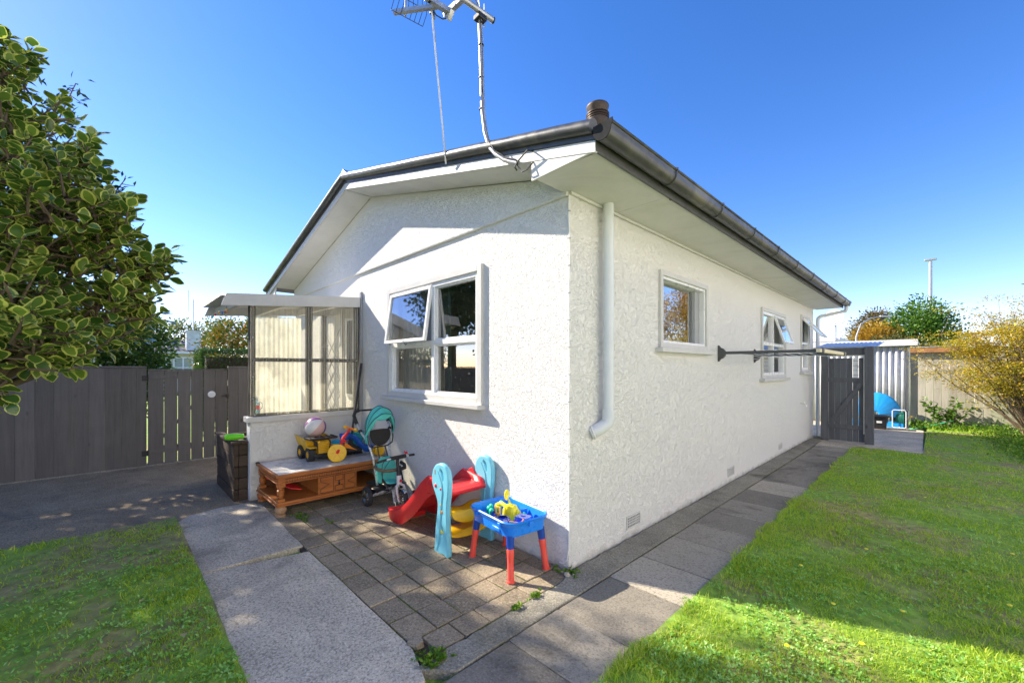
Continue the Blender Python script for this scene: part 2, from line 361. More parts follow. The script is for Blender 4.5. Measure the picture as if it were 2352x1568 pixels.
# ------------------------------------------------------------ ground
def vnoise(x, y, s, seed=0):
    g = np.random.default_rng(seed).random((64, 64)); x = np.asarray(x) / s + 500; y = np.asarray(y) / s + 500
    xi = np.floor(x).astype(int); yi = np.floor(y).astype(int); fx = x - xi; fy = y - yi; fx = fx * fx * (3 - 2 * fx); fy = fy * fy * (3 - 2 * fy)
    a = g[xi % 64, yi % 64]; b = g[(xi + 1) % 64, yi % 64]; c = g[xi % 64, (yi + 1) % 64]; d = g[(xi + 1) % 64, (yi + 1) % 64]
    return (a * (1 - fx) + b * fx) * (1 - fy) + (c * (1 - fx) + d * fx) * fy
def struct(name, mb, m, bevel=0, smooth=35):
    o = part(name, mb, m, None, bevel, smooth); o['kind'] = 'structure'; return o
def ground_mat():
    t = NT('ground'); a = t.noise(1.1, 6, 0.6, 0.65); b = t.noise(14, 4, 0.5)
    c1 = t.ramp(b, [(0.3, (0.15, 0.27, 0.03)), (0.7, (0.29, 0.45, 0.06))]); c2 = t.ramp(b, [(0.3, (0.20, 0.15, 0.075)), (0.7, (0.45, 0.36, 0.16))])
    t.col(t.mix(t.ramp(a, [(0.47, 0.0), (0.60, 0.85)]), c1, c2)); t.set(Roughness=0.95); t.bump(b, 0.012); return t.m
M['ground'] = ground_mat()
struct('ground', MB().box(-300, 300, -120, 480, -0.3, -0.035), M['ground'])
def lawn(name, x0, x1, y0, y1, hole=None):
    mb = MB(); nx = int((x1 - x0) / 0.12); ny = int((y1 - y0) / 0.12)
    def f(u, v):
        x = x0 + (x1 - x0) * u; y = y0 + (y1 - y0) * v
        z = 0.008 + 0.028 * vnoise(x, y, 0.5, 3) * min(1, max(0, (x - x0) * 4 + .45)) + 0.02 * vnoise(x, y, 0.13, 5)
        return (x, y, float(z))
    mb.grid(nx, ny, f); struct(name, mb, M['ground'], 0, 60)
lawn('lawn_right_side', 0.79, 12.0, -6.0, 7.66)
lawn('lawn_far_side', 1.72, 12.0, 7.66, 11.9)
lawn('lawn_left_side', -3.38, 0.2, -9.0, -1.96)
struct('driveway', MB().prism([(-6.62, -14), (-3.34, -14), (-3.34, -1.97), (-3.18, -1.90), (-3.02, -1.72), (-3.02, -1.45), (-3.30, -1.15), (-3.5, -1.0), (-3.5, 0.0), (-6.62, 0.0)], lambda a, b: (a, b, -0.06), (0, 0, 0.062)), M['drive'], 0)
def crack(name, pts, w_, z):
    mb = MB(); q = random.Random(4); fine = []
    for (a, b), (c, d) in zip(pts, pts[1:]):
        for k in range(12): u = k / 12; fine.append((a + (c - a) * u + q.uniform(-.012, .012), b + (d - b) * u + q.uniform(-.012, .012)))
    vs = []; 
    for i, (x, y) in enumerate(fine): h_ = w_ * q.uniform(.3, 1); vs += [(x - h_, y, z), (x + h_, y, z)]
    mb.add(vs, [(2 * i, 2 * i + 1, 2 * i + 3, 2 * i + 2) for i in range(len(fine) - 1)]); struct(name, mb, M['soil'], 0, 0)
crack('driveway_crack', [(-4.35, -6.0), (-4.25, -4.6), (-4.5, -3.4), (-4.35, -2.5), (-4.05, -1.9), (-3.75, -1.55)], .006, .0045)
def rag(x0, y0, x1, y1, n, amp, seed):
    q = random.Random(seed); out = []
    for i in range(n):
        t = i / n; d = Vector((x1 - x0, y1 - y0)).normalized(); p = Vector((d.y, -d.x)) * q.uniform(-amp, amp); out.append((x0 + (x1 - x0) * t + p.x, y0 + (y1 - y0) * t + p.y))
    return out
pl = rag(-3.2, -1.985, -1.822, -1.955, 14, 0.008, 1) + [(-1.822, -1.955), (-1.822, -1.268)] + rag(-1.822, -1.268, -3.35, -1.236, 10, 0.003, 2) + [(-3.42, -1.30), (-3.44, -1.6), (-3.36, -1.86)]
pr = rag(-1.812, -1.955, 0.16, -1.965, 20, 0.008, 3) + [(0.19, -1.965), (0.192, -1.345), (0.05, -1.30), (-.04, -1.275)] + rag(-.10, -1.268, -1.812, -1.267, 12, 0.003, 4)
mb = MB()
for p in (pl, pr): mb.prism(p, lambda a, b: (a, b, -0.05), (0, 0, 0.062))
struct('path_beside_lawn', mb, M['path'], 0.006)
# brown pavers, one island each, little height and tilt changes
mb = MB(); q = random.Random(5)
xs = [0.068 - 0.172] ; x = xs[0]
cols = [(-0.104, 0.066, -1.19)]
xx = -0.108
while xx > -3.36: cols.append((xx - 0.229, xx, -1.262)); xx -= 0.232
for ci, (a, b, y0) in enumerate(cols):
    y = y0
    while y < -0.03:
        y2 = min(y + 0.187, -0.012); ys = y
        if b < -3.3 and y < -1.1: y = y + .187; continue
        dz = q.uniform(-0.003, 0.003); g = 0.0035 + q.uniform(0, 0.0018)
        vs = [(a + g + q.uniform(-.001, .001), ys + g), (b - g, ys + g + q.uniform(-.001, .001)), (b - g + q.uniform(-.001, .001), y2 - g), (a + g, y2 - g)]
        if y2 - ys > 0.05: mb.prism(vs, lambda p, r: (p, r, -0.05), (0, 0, 0.058 + dz))
        y += 0.187 + (0 if ci else 0.0)
struct('paving', mb, M['paver'], 0.004)
struct('paving_bed', MB().box(-3.5, 0.075, -1.29, 0.0, -0.06, -0.006), M['soil'])
# edge strip and slab path along the side wall
def jitterquad(mb, a, b, c, d, q, z0=-0.05, h=0.06, j=0.002):
    mb.prism([(a + q.uniform(-j, j), c + q.uniform(-j, j)), (b + q.uniform(-j, j), c + q.uniform(-j, j)), (b + q.uniform(-j, j), d + q.uniform(-j, j)), (a + q.uniform(-j, j), d + q.uniform(-j, j))], lambda x, y: (x, y, z0), (0, 0, h))
mb = MB()
e1 = rag(0.082, -1.36, 0.074, -0.10, 22, 0.007, 8) + rag(0.02, -0.03, 0.012, 7.9, 70, 0.010, 9) + [(0.02, 8.2), (0.235, 8.2)] + rag(0.236, 8.1, 0.250, -1.36, 60, 0.004, 10)
mb.prism(e1, lambda a, b: (a, b, -0.05), (0, 0, 0.064)); struct('edge_strip', mb, M['strip'], 0.006)
mb = MB(); q = random.Random(3); js = [-2.62, -2.17, -1.75, -1.30, -0.86, -0.44, 0.13, 0.60, 1.16, 1.62, 2.1, 2.62, 3.2, 3.8, 4.4, 5.0, 5.6, 6.2, 6.9, 7.4]
for a, b in zip(js, js[1:]):
    xl = 0.262; g = 0.0035
    jitterquad(mb, xl, 0.82 if a < 0 else 0.80, a + g, b - g, q, h=0.062 + q.uniform(-0.003, 0.003))
struct('side_path', mb, M['slab'], 0.005)
mb = MB(); mb.prism([(0.24, 7.41), (0.78, 7.41), (0.78, 7.69), (1.73, 7.72), (1.69, 9.6), (1.67, 11.45), (1.38, 11.85), (-0.6, 11.9), (-0.6, 8.75), (0.15, 8.7), (0.24, 8.2)], lambda a, b: (a, b, -0.05), (0, 0, 0.058))
struct('concrete_pad', mb, M['path'], 0.004)

# ------------------------------------------------------------ the house
house = thing('house', 'white textured stucco bungalow with charcoal gutters seen at its corner', 'house')
HX0, HY1, ZS = -6.30, 8.62, 2.80      # left wall, back wall, soffit height
def wallmesh(u0, u1, z0, z1, holes, f, th, nin):
    """f(u,z)->outer point; nin: inward normal"""
    us = sorted({u0, u1} | {h[0] for h in holes} | {h[1] for h in holes}); zs = sorted({z0, z1} | {h[2] for h in holes} | {h[3] for h in holes})
    mb = MB(); nin = Vector(nin) * th
    for a, b in zip(us, us[1:]):
        for c, d in zip(zs, zs[1:]):
            if any(h[0] <= a and b <= h[1] and h[2] <= c and d <= h[3] for h in holes): continue
            P = [Vector(f(a, c)), Vector(f(b, c)), Vector(f(b, d)), Vector(f(a, d))]
            mb.add(P, [(0, 1, 2, 3)]); mb.add([p + nin for p in P], [(3, 2, 1, 0)])
    for h in holes:
        P = [Vector(f(h[0], h[2])), Vector(f(h[1], h[2])), Vector(f(h[1], h[3])), Vector(f(h[0], h[3]))]; Q = [p + nin for p in P]
        for i in range(4): mb.add([P[i], P[(i + 1) % 4], Q[(i + 1) % 4], Q[i]], [(0, 1, 2, 3)])
    P = [Vector(f(u0, z0)), Vector(f(u1, z0)), Vector(f(u1, z1)), Vector(f(u0, z1))]; Q = [p + nin for p in P]
    for i in range(4): mb.add([P[i], Q[i], Q[(i + 1) % 4], P[(i + 1) % 4]], [(0, 1, 2, 3)])
    return mb
GW = (-2.70, -1.02, 1.18, 2.40); DOOR = (-4.95, -4.15, 0.30, 2.30)
W1 = (1.45, 2.56, 1.73, 2.42); W2 = (4.79, 6.14, 1.36, 2.39); W3 = (7.43, 8.11, 1.45, 2.52)
part('wall', wallmesh(HX0, -0.16, -0.05, ZS, [GW, DOOR], lambda u, z: (u, 0, z), 0.16, (0, 1, 0)), M['stucco'], house, smooth=0, fix=False)
part('wall', wallmesh(0.0, HY1, -0.05, ZS + .0, [W1, W2, W3], lambda u, z: (0, u, z), 0.16, (-1, 0, 0)), M['stucco'], house, smooth=0, fix=False)
mb = MB(); mb.box(HX0, HX0 + 0.16, 0.16, HY1, -0.05, ZS); mb.box(HX0 + .161, -0.161, HY1 - .16, HY1 - 0.002, -0.05, ZS); part('wall', mb, M['stucco'], house, smooth=0)
AX = -3.17
zs = lambda x: 2.90 - 0.25 * x if x > AX else 2.90 - 0.25 * AX + 0.25 * (x - AX)
gp = [(HX0 + 0.01, 2.765), (-0.002, 2.765), (-0.002, 2.90), (AX, zs(AX) + 0.005), (HX0 + .01, zs(HX0) + .005)]
part('gable_wall', MB().prism(gp, lambda a, b: (a, -0.028, b), (0, 0.15, 0)), M['stucco'], house, bevel=0.012, smooth=0)
part('ceiling', MB().box(HX0 + .1, -0.1, 0.1, HY1 - .1, ZS - 0.06, ZS - 0.01), M['interior'], house)
part('floor', MB().box(HX0 + .17, -0.17, 0.17, HY1 - .17, 0.30, 0.36), M['intfloor'], house)
mb = MB(); mb.box(-3.4, -3.3, .17, 8.4, .36, 2.7); mb.box(-3.3, -.17, 3.6, 3.7, .36, 2.7); mb.box(-3.3, -.17, 6.9, 7.0, .36, 2.7); part('inner_wall', mb, M['interior'], house)
# roof slabs: undersides are the raking soffit outside the wall
OY = -0.34; YE = 8.90; XE = 0.466; XW = HX0 - 0.466
for sgn, xa, xb in ((1, AX, XE), (-1, XW, AX)):
    x0, x1 = (xa, xb)
    mb = MB().prism([(x0, zs(x0) + 0.14), (x1, zs(x1) + 0.14), (x1, zs(x1) + 0.165), (x0, zs(x0) + 0.165)], lambda a, b: (a, OY - 0.02, b), (0, YE - OY + 0.04, 0))
    part('roof', mb, M['roof'], house)
for x0, x1 in ((AX, -0.035), (HX0 + 0.035, AX)):
    mb = MB(); sj = 1.15; a = x0
    cuts = [x0, (x0 + x1) / 2 + (0.35 if x0 == AX else -0.3), x1]
    for a, b in zip(cuts, cuts[1:]):
        mb.prism([(a + .002, zs(a + .002)), (b - .002, zs(b - .002)), (b - .002, zs(b - .002) + 0.02), (a + .002, zs(a + .002) + 0.02)], lambda p, r: (p, OY + 0.002, r), (0, -OY - 0.03, 0))
    part('raking_soffit', mb, M['soffit'], house, bevel=0.002)
part('ridge_strip', MB().box(AX - 0.02, AX + 0.02, OY + .01, -0.03, zs(AX) - 0.012, zs(AX) - 0.002), M['trim'], house)
# flat eave soffit in sheets with fine gaps, its wall bead
mb = MB(); y = OY + 0.002
for y2 in (0.62, 2.95, 5.3, 7.65, YE): mb.box(0.002 if y > 0.1 else -0.036, XE - 0.004, y + 0.002, y2 - 0.002, ZS, ZS + 0.012); y = y2
part('eave_soffit', mb, M['soffit'], house)
part('soffit_bead', MB().box(0.004, 0.028, 0.0, HY1 - 0.01, ZS - 0.022, ZS - 0.002), M['soffit'], house, bevel=0.003)
mb = MB(); mb.box(XW + .004, HX0, OY + .004, YE, ZS, ZS + 0.012); mb.box(XW, HX0 + .03, OY, OY + .02, ZS, zs(XW) + 0.16); part('eave_soffit', mb, M['soffit'], house)
# barge boards and boxed eave end
for x0, x1 in ((AX, XE + 0.016), (XW, AX)):
    mb = MB().prism([(x0, zs(x0)), (x1, zs(x1)), (x1, zs(x1) + 0.072), (x0, zs(x0) + 0.072)], lambda a, b: (a, OY - 0.022, b), (0, 0.022, 0))
    part('barge_board', mb, M['trim'], house, bevel=0.002)
    mb = MB().prism([(x0, zs(x0) + 0.074), (x1, zs(x1) + 0.074), (x1, zs(x1) + 0.15), (x0, zs(x0) + 0.15)], lambda a, b: (a, OY - 0.030, b), (0, 0.03, 0))
    n = 14
    pts = [(x0 + (x1 - x0) * i / n, OY - 0.042, zs(x0 + (x1 - x0) * i / n) + 0.146 + 0.0015 * math.sin(i * 2.1)) for i in range(n + 1)]
    mb.tube(pts, 0.042, 14); part('barge_capping', mb, M['gutter'], house)
part('eave_end', MB().prism([(-0.04, ZS - 0.022), (0.30, ZS - 0.012), (XE + .01, ZS - 0.010), (XE + 0.014, zs(XE) + 0.003), (-0.04, zs(-0.04) + 0.003)], lambda a, b: (a, OY - 0.018, b), (0, 0.018, 0)), M['trim'], house, bevel=0.002)
part('ridge_end', MB().prism([(-0.10, 0.0), (0.10, 0.0), (0.03, 0.045), (0.0, 0.075), (-0.05, 0.035)], lambda a, b: (AX + a, OY - 0.05, zs(AX) + 0.165 + b), (0, 0.25, 0)), M['galv'], house)
part('fascia', MB().box(XE, XE + 0.02, OY - 0.018, YE, ZS - 0.012, ZS + 0.13), M['fascia'], house, bevel=0.003)
# half round gutter with brackets and stop ends
def gprof(r=0.058, t=0.004, n=12):
    o = [(r * math.cos(math.pi + math.pi * i / n), r * math.sin(math.pi + math.pi * i / n)) for i in range(n + 1)]
    o = [(-r, 0.034)] + o + [(r, 0.026), (r + 0.004, 0.034), (r + 0.010, 0.034), (r + 0.012, 0.026)]
    i_ = [(r + .006, 0.02), (r - t, 0.02)] + [((r - t) * math.cos(2 * math.pi - math.pi * k / n), (r - t) * math.sin(2 * math.pi - math.pi * k / n)) for k in range(n + 1)] + [(-r + t, 0.034)]
    return o + i_
GX = XE + 0.02 + 0.061; GZ = 2.875
mb = MB(); mb.sweep(gprof(), 2, lambda i: ((GX, [OY - 0.05, YE + 0.05][i], GZ), (1, 0, 0), (0, 0, 1)))
part('gutter', mb, M['gutter'], house, smooth=40)
for yy in (OY - 0.052, YE + 0.046):
    pf = [(0.06 * math.cos(math.pi + math.pi * i / 12), 0.06 * math.sin(math.pi + math.pi * i / 12)) for i in range(13)]
    part('gutter_end', MB().prism([(-0.06, 0.036)] + pf + [(0.072, 0.030), (0.070, 0.044)], lambda a, b: (GX + a, yy, GZ + b), (0, 0.006, 0)), M['endstop'], house)
for yy in (0.45, 1.35, 2.25, 3.15, 4.1, 5.1, 6.15, 7.2, 8.2, 8.75):
    pts = [(GX + 0.0635 * math.cos(math.pi + math.pi * i / 14), yy, GZ + 0.0635 * math.sin(math.pi + math.pi * i / 14)) for i in range(15)] + [(GX + 0.075, yy, GZ + 0.036), (GX + 0.05, yy, GZ + 0.045)]
    part('gutter_bracket', MB().tube(pts, 0.0045, 6), M['gutter'], house)
part('cup_hook', MB().tube([(XE + .012, 0.62, ZS - 0.012), (XE + .012, 0.62, ZS - 0.024), (XE + .02, 0.62, ZS - 0.032), (XE + .03, .62, ZS - 0.026)], 0.0022, 6), M['cable'], house)
# cable clipped down the corner
pts = [(0.012 + 0.003 * math.sin(z * 9), -0.008 + 0.002 * math.cos(z * 13), z) for z in np.linspace(0.30, 2.77, 40)]
cbl = part('corner_cable', MB().tube(pts, 0.0042, 6), M['white'], house)
for z in np.arange(0.45, 2.7, 0.2): part('clip', MB().box(0.004, 0.02, -0.016, 0.001, z, z + 0.006), M['greytrim'], cbl)
pts = [(-0.09 - 0.0 * z, -0.012, z) for z in np.linspace(0.42, 0.16, 5)] + [(-0.07, -.012, 0.08), (-0.03, -.012, .05), (-0.006, -0.012, .10), (0.012, -0.008, 0.22), (0.012, -0.008, 0.32)]
part('corner_cable', MB().tube([(0.0115, -.009, .30), (0.010, -.012, .18), (-0.004, -.014, .09), (-0.03, -.014, .055), (-0.075, -.014, .05)], 0.005, 6), M['white'], house)
# downpipes
d1 = part('downpipe', MB().tube([(0.075, 0.415, ZS - 0.001), (0.075, 0.415, 1.13)], 0.042, 24), M['pvc'], house)
mb = MB(); mb.tube([(0.075, 0.415, 1.17), (0.075, 0.415, 1.10), (0.070, 0.405, 1.065), (0.045, 0.36, 1.03), (-0.01, 0.28, 0.985)], 0.050, 24); part('elbow', mb, M['pvc'], d1)
mb = MB(); mb.lathe([(0.058, 0), (0.06, 0.004), (0.056, 0.012), (0.05, 0.016)], (0.0, 0.295, 0.995), (1, 0.9, 0.5), 24); part('collar', mb, M['stucco'], d1)
d2 = part('downpipe', MB().tube([(GX, 8.80, GZ - 0.055), (GX, 8.80, GZ - 0.13), (GX - 0.02, 8.80, GZ - 0.165), (0.11, 8.74, GZ - 0.245), (0.075, 8.72, GZ - 0.28), (0.065, 8.71, GZ - 0.34), (0.065, 8.70, 0.02)], 0.036, 16), M['pvc'], house)
for z in (2.35, 1.5, 0.7): part('pipe_clip', MB().lathe([(0.040, 0), (0.040, 0.02)], (0.065, 8.70, z), (0, 0, 1), 16), M['pvc'], d2)
# sub-floor vents with open grilles
def vent(y, z, w=0.235, h=0.115):
    mb = MB(); x0, x1 = 0.001, 0.009; nx, nz = 8, 4; b = 0.014; cw = (w - 2 * b) / nx; ch = (h - 2 * b) / nz
    mb.box(x0, x1, y, y + b, z, z + h); mb.box(x0, x1, y + w - b, y + w, z, z + h); mb.box(x0, x1, y + b, y + w - b, z, z + b); mb.box(x0, x1, y + b, y + w - b, z + h - b, z + h)
    for i in range(1, nx): mb.box(x0, x1 - .001, y + b + i * cw - 0.004, y + b + i * cw + 0.004, z + b, z + h - b)
    for i in range(1, nz): mb.box(x0, x1 - .002, y + b, y + w - b, z + b + i * ch - 0.004, z + b + i * ch + 0.004)
    v = part('floor_vent', mb, M['trim'], house); part('vent_dark_sheet', MB().box(-0.001, 0.0012, y + .004, y + w - .004, z + .004, z + h - .004), M['blackp'], v)  # black sheet stands in for the darkness under the floor
vent(0.81, 0.085); vent(3.31, 0.085); vent(5.78, 0.10, 0.2, 0.10)
# garden tap
tp = part('tap', MB().tube([(0, 7.39, 0.80), (0.05, 7.39, 0.80), (0.085, 7.39, 0.80), (0.10, 7.39, 0.785), (0.105, 7.39, 0.745)], 0.009, 10), M['chrome'], house)
part('tap_handle', MB().cyl((0.06, 7.39, 0.80), (0.06, 7.39, 0.835), 0.006).bar((0.06, 7.355, 0.838), (0.06, 7.425, 0.838), 0.008, 0.008), M['chrome'], tp)
# flue cowl on the roof
fx, fy, fz = D_ = (-0.516, 1.145, 0)
fl = part('flue_pipe', MB().cyl((-0.52, 1.14, 3.0), (-0.52, 1.14, 4.0), 0.062, n=24), M['galv'], house)
M['cowl'] = simple('weathered_cowl', (0.075, 0.052, 0.036), 0.55, 0.35, 9, 0.001, 40, metal=0.3)
mb = MB(); o = (-0.52, 1.14, 3.90)
mb.lathe([(0.064, 0), (0.105, 0.06), (0.112, 0.10), (0.112, 0.115), (0.095, 0.118)], o, n=32)
for k in range(3): mb.lathe([(0.095, 0.118 + k * .024), (0.116, 0.124 + k * .024), (0.116, 0.131 + k * .024), (0.095, 0.137 + k * .024)], o, n=32)
mb.lathe([(0.085, 0.19), (0.09, 0.205), (0.112, 0.245), (0.114, 0.26), (0.108, 0.268), (0.0, 0.285)], o, n=32, cap=False)
mb.cyl((-.52, 1.14, 4.0), (-.52, 1.14, 4.12), 0.08, n=24)
part('cowl', mb, M['cowl'], fl, smooth=50)

# ------------------------------------------------------------ windows
def frame4(mb, fr, u0, u1, z0, z1, w, d0, d1):
    """rectangular ring in plane; fr(u,d,z)->point"""
    def bx(a, b, c, d):
        P = [Vector(fr(u, dd, z)) for z in (c, d) for dd in (d0, d1) for u in (a, b)]
        mb.add(P, [(0, 2, 3, 1), (4, 5, 7, 6), (0, 1, 5, 4), (2, 6, 7, 3), (0, 4, 6, 2), (1, 3, 7, 5)])
    bx(u0, u0 + w, z0, z1); bx(u1 - w, u1, z0, z1); bx(u0 + w, u1 - w, z0, z0 + w); bx(u0 + w, u1 - w, z1 - w, z1); return bx
def G(u, d, z): return (u, -d, z)      # gable wall: d outward
def Sd(u, d, z): return (d, u, z)      # side wall: d outward
def pane(fr, u0, u1, z0, z1, d, m, parent, tilt=None):
    P = [Vector(fr(u, d, z)) for u, z in ((u0, z0), (u1, z0), (u1, z1), (u0, z1))]
    if tilt: P = [tilt @ p for p in P]
    return part('pane', MB().add(P, [(0, 1, 2, 3)]), m, parent, smooth=0, fix=False)
def sash(fr, u0, u1, z0, z1, d, ang, axisv, mg, parent, w=0.034, th=0.032):
    mb = MB(); frame4(mb, fr, u0, u1, z0, z1, w, d, d + th)
    T = Matrix.Translation(Vector(fr(u0, d, z1))) @ Matrix.Rotation(ang, 4, axisv) @ Matrix.Translation(-Vector(fr(u0, d, z1)))
    mb.v = [tuple(T @ Vector(v)) for v in mb.v]
    s = part('sash', mb, M['alu'], parent, bevel=0.003); 
    pn = pane(fr, u0 + w, u1 - w, z0 + w, z1 - w, d + th / 2, mg, None, T); pn.name = 'sash_pane'; pn.parent = parent; return s
# gable window
mb = MB(); frame4(mb, G, -2.745, -0.965, 1.165, 2.447, 0.062, 0.0, 0.032)
gw = part('window', mb, M['greytrim'] if 0 else M['trim'], house, bevel=0.003)
part('sill', MB().box(-2.815, -0.95, -0.085, 0.02, 1.125, 1.168), M['trim'], gw, bevel=0.005)
mb = MB(); bx = frame4(mb, G, -2.683, -1.027, 1.20, 2.385, 0.042, -0.07, 0.014)
bx(-1.80, -1.752, 1.242, 2.343); bx(-2.641, -1.80, 1.742, 1.79); bx(-1.752, -1.069, 1.742, 1.79)
for (u0, u1, z0, z1) in ((-2.641, -1.80, 1.242, 1.742), (-1.752, -1.069, 1.242, 1.742), (-1.752, -1.069, 1.79, 2.343)):
    frame4(mb, G, u0, u1, z0, z1, 0.018, -0.05, -0.005)
part('frame', mb, M['alu'], gw, bevel=0.002)
for (u0, u1, z0, z1) in ((-2.635, -1.806, 1.25, 1.736), (-1.746, -1.075, 1.25, 1.736), (-1.746, -1.075, 1.796, 2.338)): pane(G, u0, u1, z0, z1, -0.03, M['glass'], gw)
sash(G, -2.655, -1.785, 1.775, 2.36, 0.0, R(-8), Vector((1, 0, 0)), M['glass'], gw)
part('stay', MB().tube([(-2.3, -0.01, 1.78), (-2.27, -0.05, 1.762), (-2.2, -0.12, 1.80)], 0.004, 6), M['cable'], gw)
# side windows
def side_window(y0, y1, z0, z1, aw):
    mb = MB(); frame4(mb, Sd, y0, y1, z0, z1, aw, 0.0, 0.028); w_ = part('window', mb, M['trim'], house, bevel=0.003)
    part('sill', MB().box(-0.02, 0.075, y0 - 0.06, y1 + 0.08, z0 - 0.045, z0 + 0.002), M['trim'], w_, bevel=0.005); return w_
w1 = side_window(1.41, 2.60, 1.70, 2.462, 0.05)
mb = MB(); frame4(mb, Sd, 1.46, 2.55, 1.75, 2.412, 0.026, -0.10, 0.006); part('frame', mb, M['alu'], w1, bevel=0.002)
pane(Sd, 1.48, 2.53, 1.77, 2.39, -0.085, M['glassr'], w1)
mb = MB(); mb.box(-0.085, -0.05, 2.40, 2.52, 1.776, 2.386); part('mullion', mb, M['greytrim'], w1, bevel=0.002)
w2 = side_window(4.75, 6.18, 1.335, 2.44, 0.05)
mb = MB(); bx = frame4(mb, Sd, 4.80, 6.13, 1.385, 2.39, 0.045, -0.06, 0.008); bx(5.42, 5.47, 1.43, 2.345); bx(4.845, 5.42, 1.86, 1.91); bx(5.47, 6.085, 1.86, 1.91); part('frame', mb, M['alu'], w2, bevel=0.002)
for (u0, u1, z0, z1) in ((4.85, 5.415, 1.435, 1.855), (5.475, 6.08, 1.435, 1.855), (4.85, 5.415, 1.915, 2.34)): pane(Sd, u0, u1, z0, z1, -0.03, M['glassr'], w2)
sash(Sd, 5.46, 6.10, 1.89, 2.36, 0.0, R(-17), Vector((0, 1, 0)), M['glassr'], w2)
w3 = side_window(7.39, 8.15, 1.42, 2.56, 0.045)
mb = MB(); bx = frame4(mb, Sd, 7.44, 8.10, 1.465, 2.515, 0.045, -0.06, 0.008); bx(7.485, 8.055, 1.98, 2.02); part('frame', mb, M['alu'], w3, bevel=0.002)
pane(Sd, 7.49, 8.05, 1.51, 1.975, -0.03, M['glassr'], w3)
sash(Sd, 7.46, 8.08, 2.0, 2.49, 0.0, R(-40), Vector((0, 1, 0)), M['glassr'], w3)
# curtains and blinds hang inside: things of their own
def curtain(name, label, p0, p1, z0, z1, mat_, folds, amp=0.03):
    p0 = Vector(p0); p1 = Vector(p1); d = (p1 - p0); nrm = Vector((-d.y, d.x)).normalized(); L = d.length; t = thing(name, label, 'curtain', (p0.x, p0.y, z0))
    def f(u, v):
        q_ = d * u + nrm * (amp * math.sin(u * folds * 6.283 + 0.5 * math.sin(v * 3 + u * 9)) * (0.6 + 0.4 * v)); return (q_.x, q_.y, (z1 - z0) * v)
    part('cloth', MB().grid(folds * 10, 6, f), mat_, t, smooth=60, fix=False); part('rail', MB().tube([(0, 0, z1 - z0 + 0.01), (d.x, d.y, z1 - z0 + 0.01)], 0.008, 8), M['white'], t); return t
curtain('curtain', 'pale gathered curtain behind the lower and upper left panes of the gable window', (-2.68, 0.13), (-1.95, 0.13), 1.12, 2.42, M['curtain'], 7)
curtain('curtain', 'narrow green tinted curtain beside the mullion of the gable window', (-1.93, 0.14), (-1.66, 0.15), 1.12, 2.42, M['curtaing'], 3)
curtain('curtain', 'sheer white curtain at the far side of the window next to the clothesline', (-0.24, 2.05), (-0.24, 2.55), 1.66, 2.46, M['curtain'], 5)
curtain('curtain', 'sheer white curtain in the four pane side window', (-0.24, 4.8), (-0.24, 6.12), 1.3, 2.42, M['curtain'], 10)
bl = thing('blind', 'white slatted blind in the small far window beside the corner downpipe', 'blind', (-0.2, 7.45, 1.45))
mb = MB()
for i in range(26): mb.box(-0.012, 0.012, 0, 0.65, i * 0.02, i * 0.02 + 0.003)
part('slats', mb, M['white'], bl); part('headrail', MB().box(-0.018, 0.018, 0, 0.65, 0.53, 0.56), M['white'], bl)
# a pale board leaning inside the gable window room
ib = thing('leaning_board', 'cream board leaning inside behind the lower right pane', 'board', (-1.35, 0.9, 0.36), rot=(R(8), R(6), 0))
part('board', MB().box(-0.05, 0.05, 0, 0.02, 0, 1.55), M['cream'], ib, bevel=0.002); part('crosspiece', MB().box(-0.3, 0.3, 0.021, 0.04, 1.0, 1.06), M['cream'], ib)

# ------------------------------------------------------------ porch with corrugated clear screen (part of the house)
PX = -3.50; PY = -1.30
mb = MB(); mb.box(PX - 0.16, PX, PY, -0.002, -0.05, 0.885)
porch = part('porch', mb, M['stucco'], house, bevel=0.006, smooth=0)
part('sill', MB().box(PX - 0.17, PX + 0.03, PY - 0.03, -0.004, 0.886, 0.945), M['trim'], porch, bevel=0.004)
mb = MB(); Xp = PX - 0.045
for y in (PY + 0.005, PY + 0.62, -0.07): mb.box(Xp - 0.07, Xp - 0.004, y, y + (0.06 if y != PY + .62 else 0.065), 0.946, 2.34)
mb.box(Xp - 0.068, Xp - 0.006, PY + 0.065, PY + 0.62, 1.575, 1.62); mb.box(Xp - 0.068, Xp - 0.006, PY + 0.685, -0.07, 1.575, 1.62)
mb.box(Xp - 0.066, Xp - 0.006, PY + 0.065, PY + .62, 0.946, 0.975); mb.box(Xp - 0.066, Xp - 0.006, PY + .685, -0.07, 0.946, 0.975)
part('screen_frame', mb, M['dark_timber'], porch)
def corr(y0, y1, z0, z1, x, pitch=0.062, amp=0.009):
    n = int((y1 - y0) / pitch * 10); return MB().grid(n, 1, lambda u, v: (x + amp * math.sin((y0 + (y1 - y0) * u) / pitch * 6.283), y0 + (y1 - y0) * u, z0 + (z1 - z0) * v))
part('clear_panel', corr(PY + 0.008, PY + 0.655, 0.955, 2.34, Xp + 0.012), M['clear'], porch, smooth=70, fix=False)
part('clear_panel', corr(PY + 0.655, -0.006, 0.955, 2.34, Xp + 0.018), M['clear'], porch, smooth=70, fix=False)
for y, z in [(PY + 0.05 + i * 0.118, zz) for zz in (0.962, 1.597) for i in range(11)] + [(PY + 0.03, zz) for zz in (1.15, 1.4, 1.85, 2.2)]:
    part('rivet', MB().ball((Xp + 0.03, y, z), 0.008, 8, 6), M['galv'], porch)
part('corner_strip', MB().box(PX - 0.02, PX + 0.026, -0.03, -0.003, 0.946, 2.52), M['greytrim'], porch, bevel=0.003)
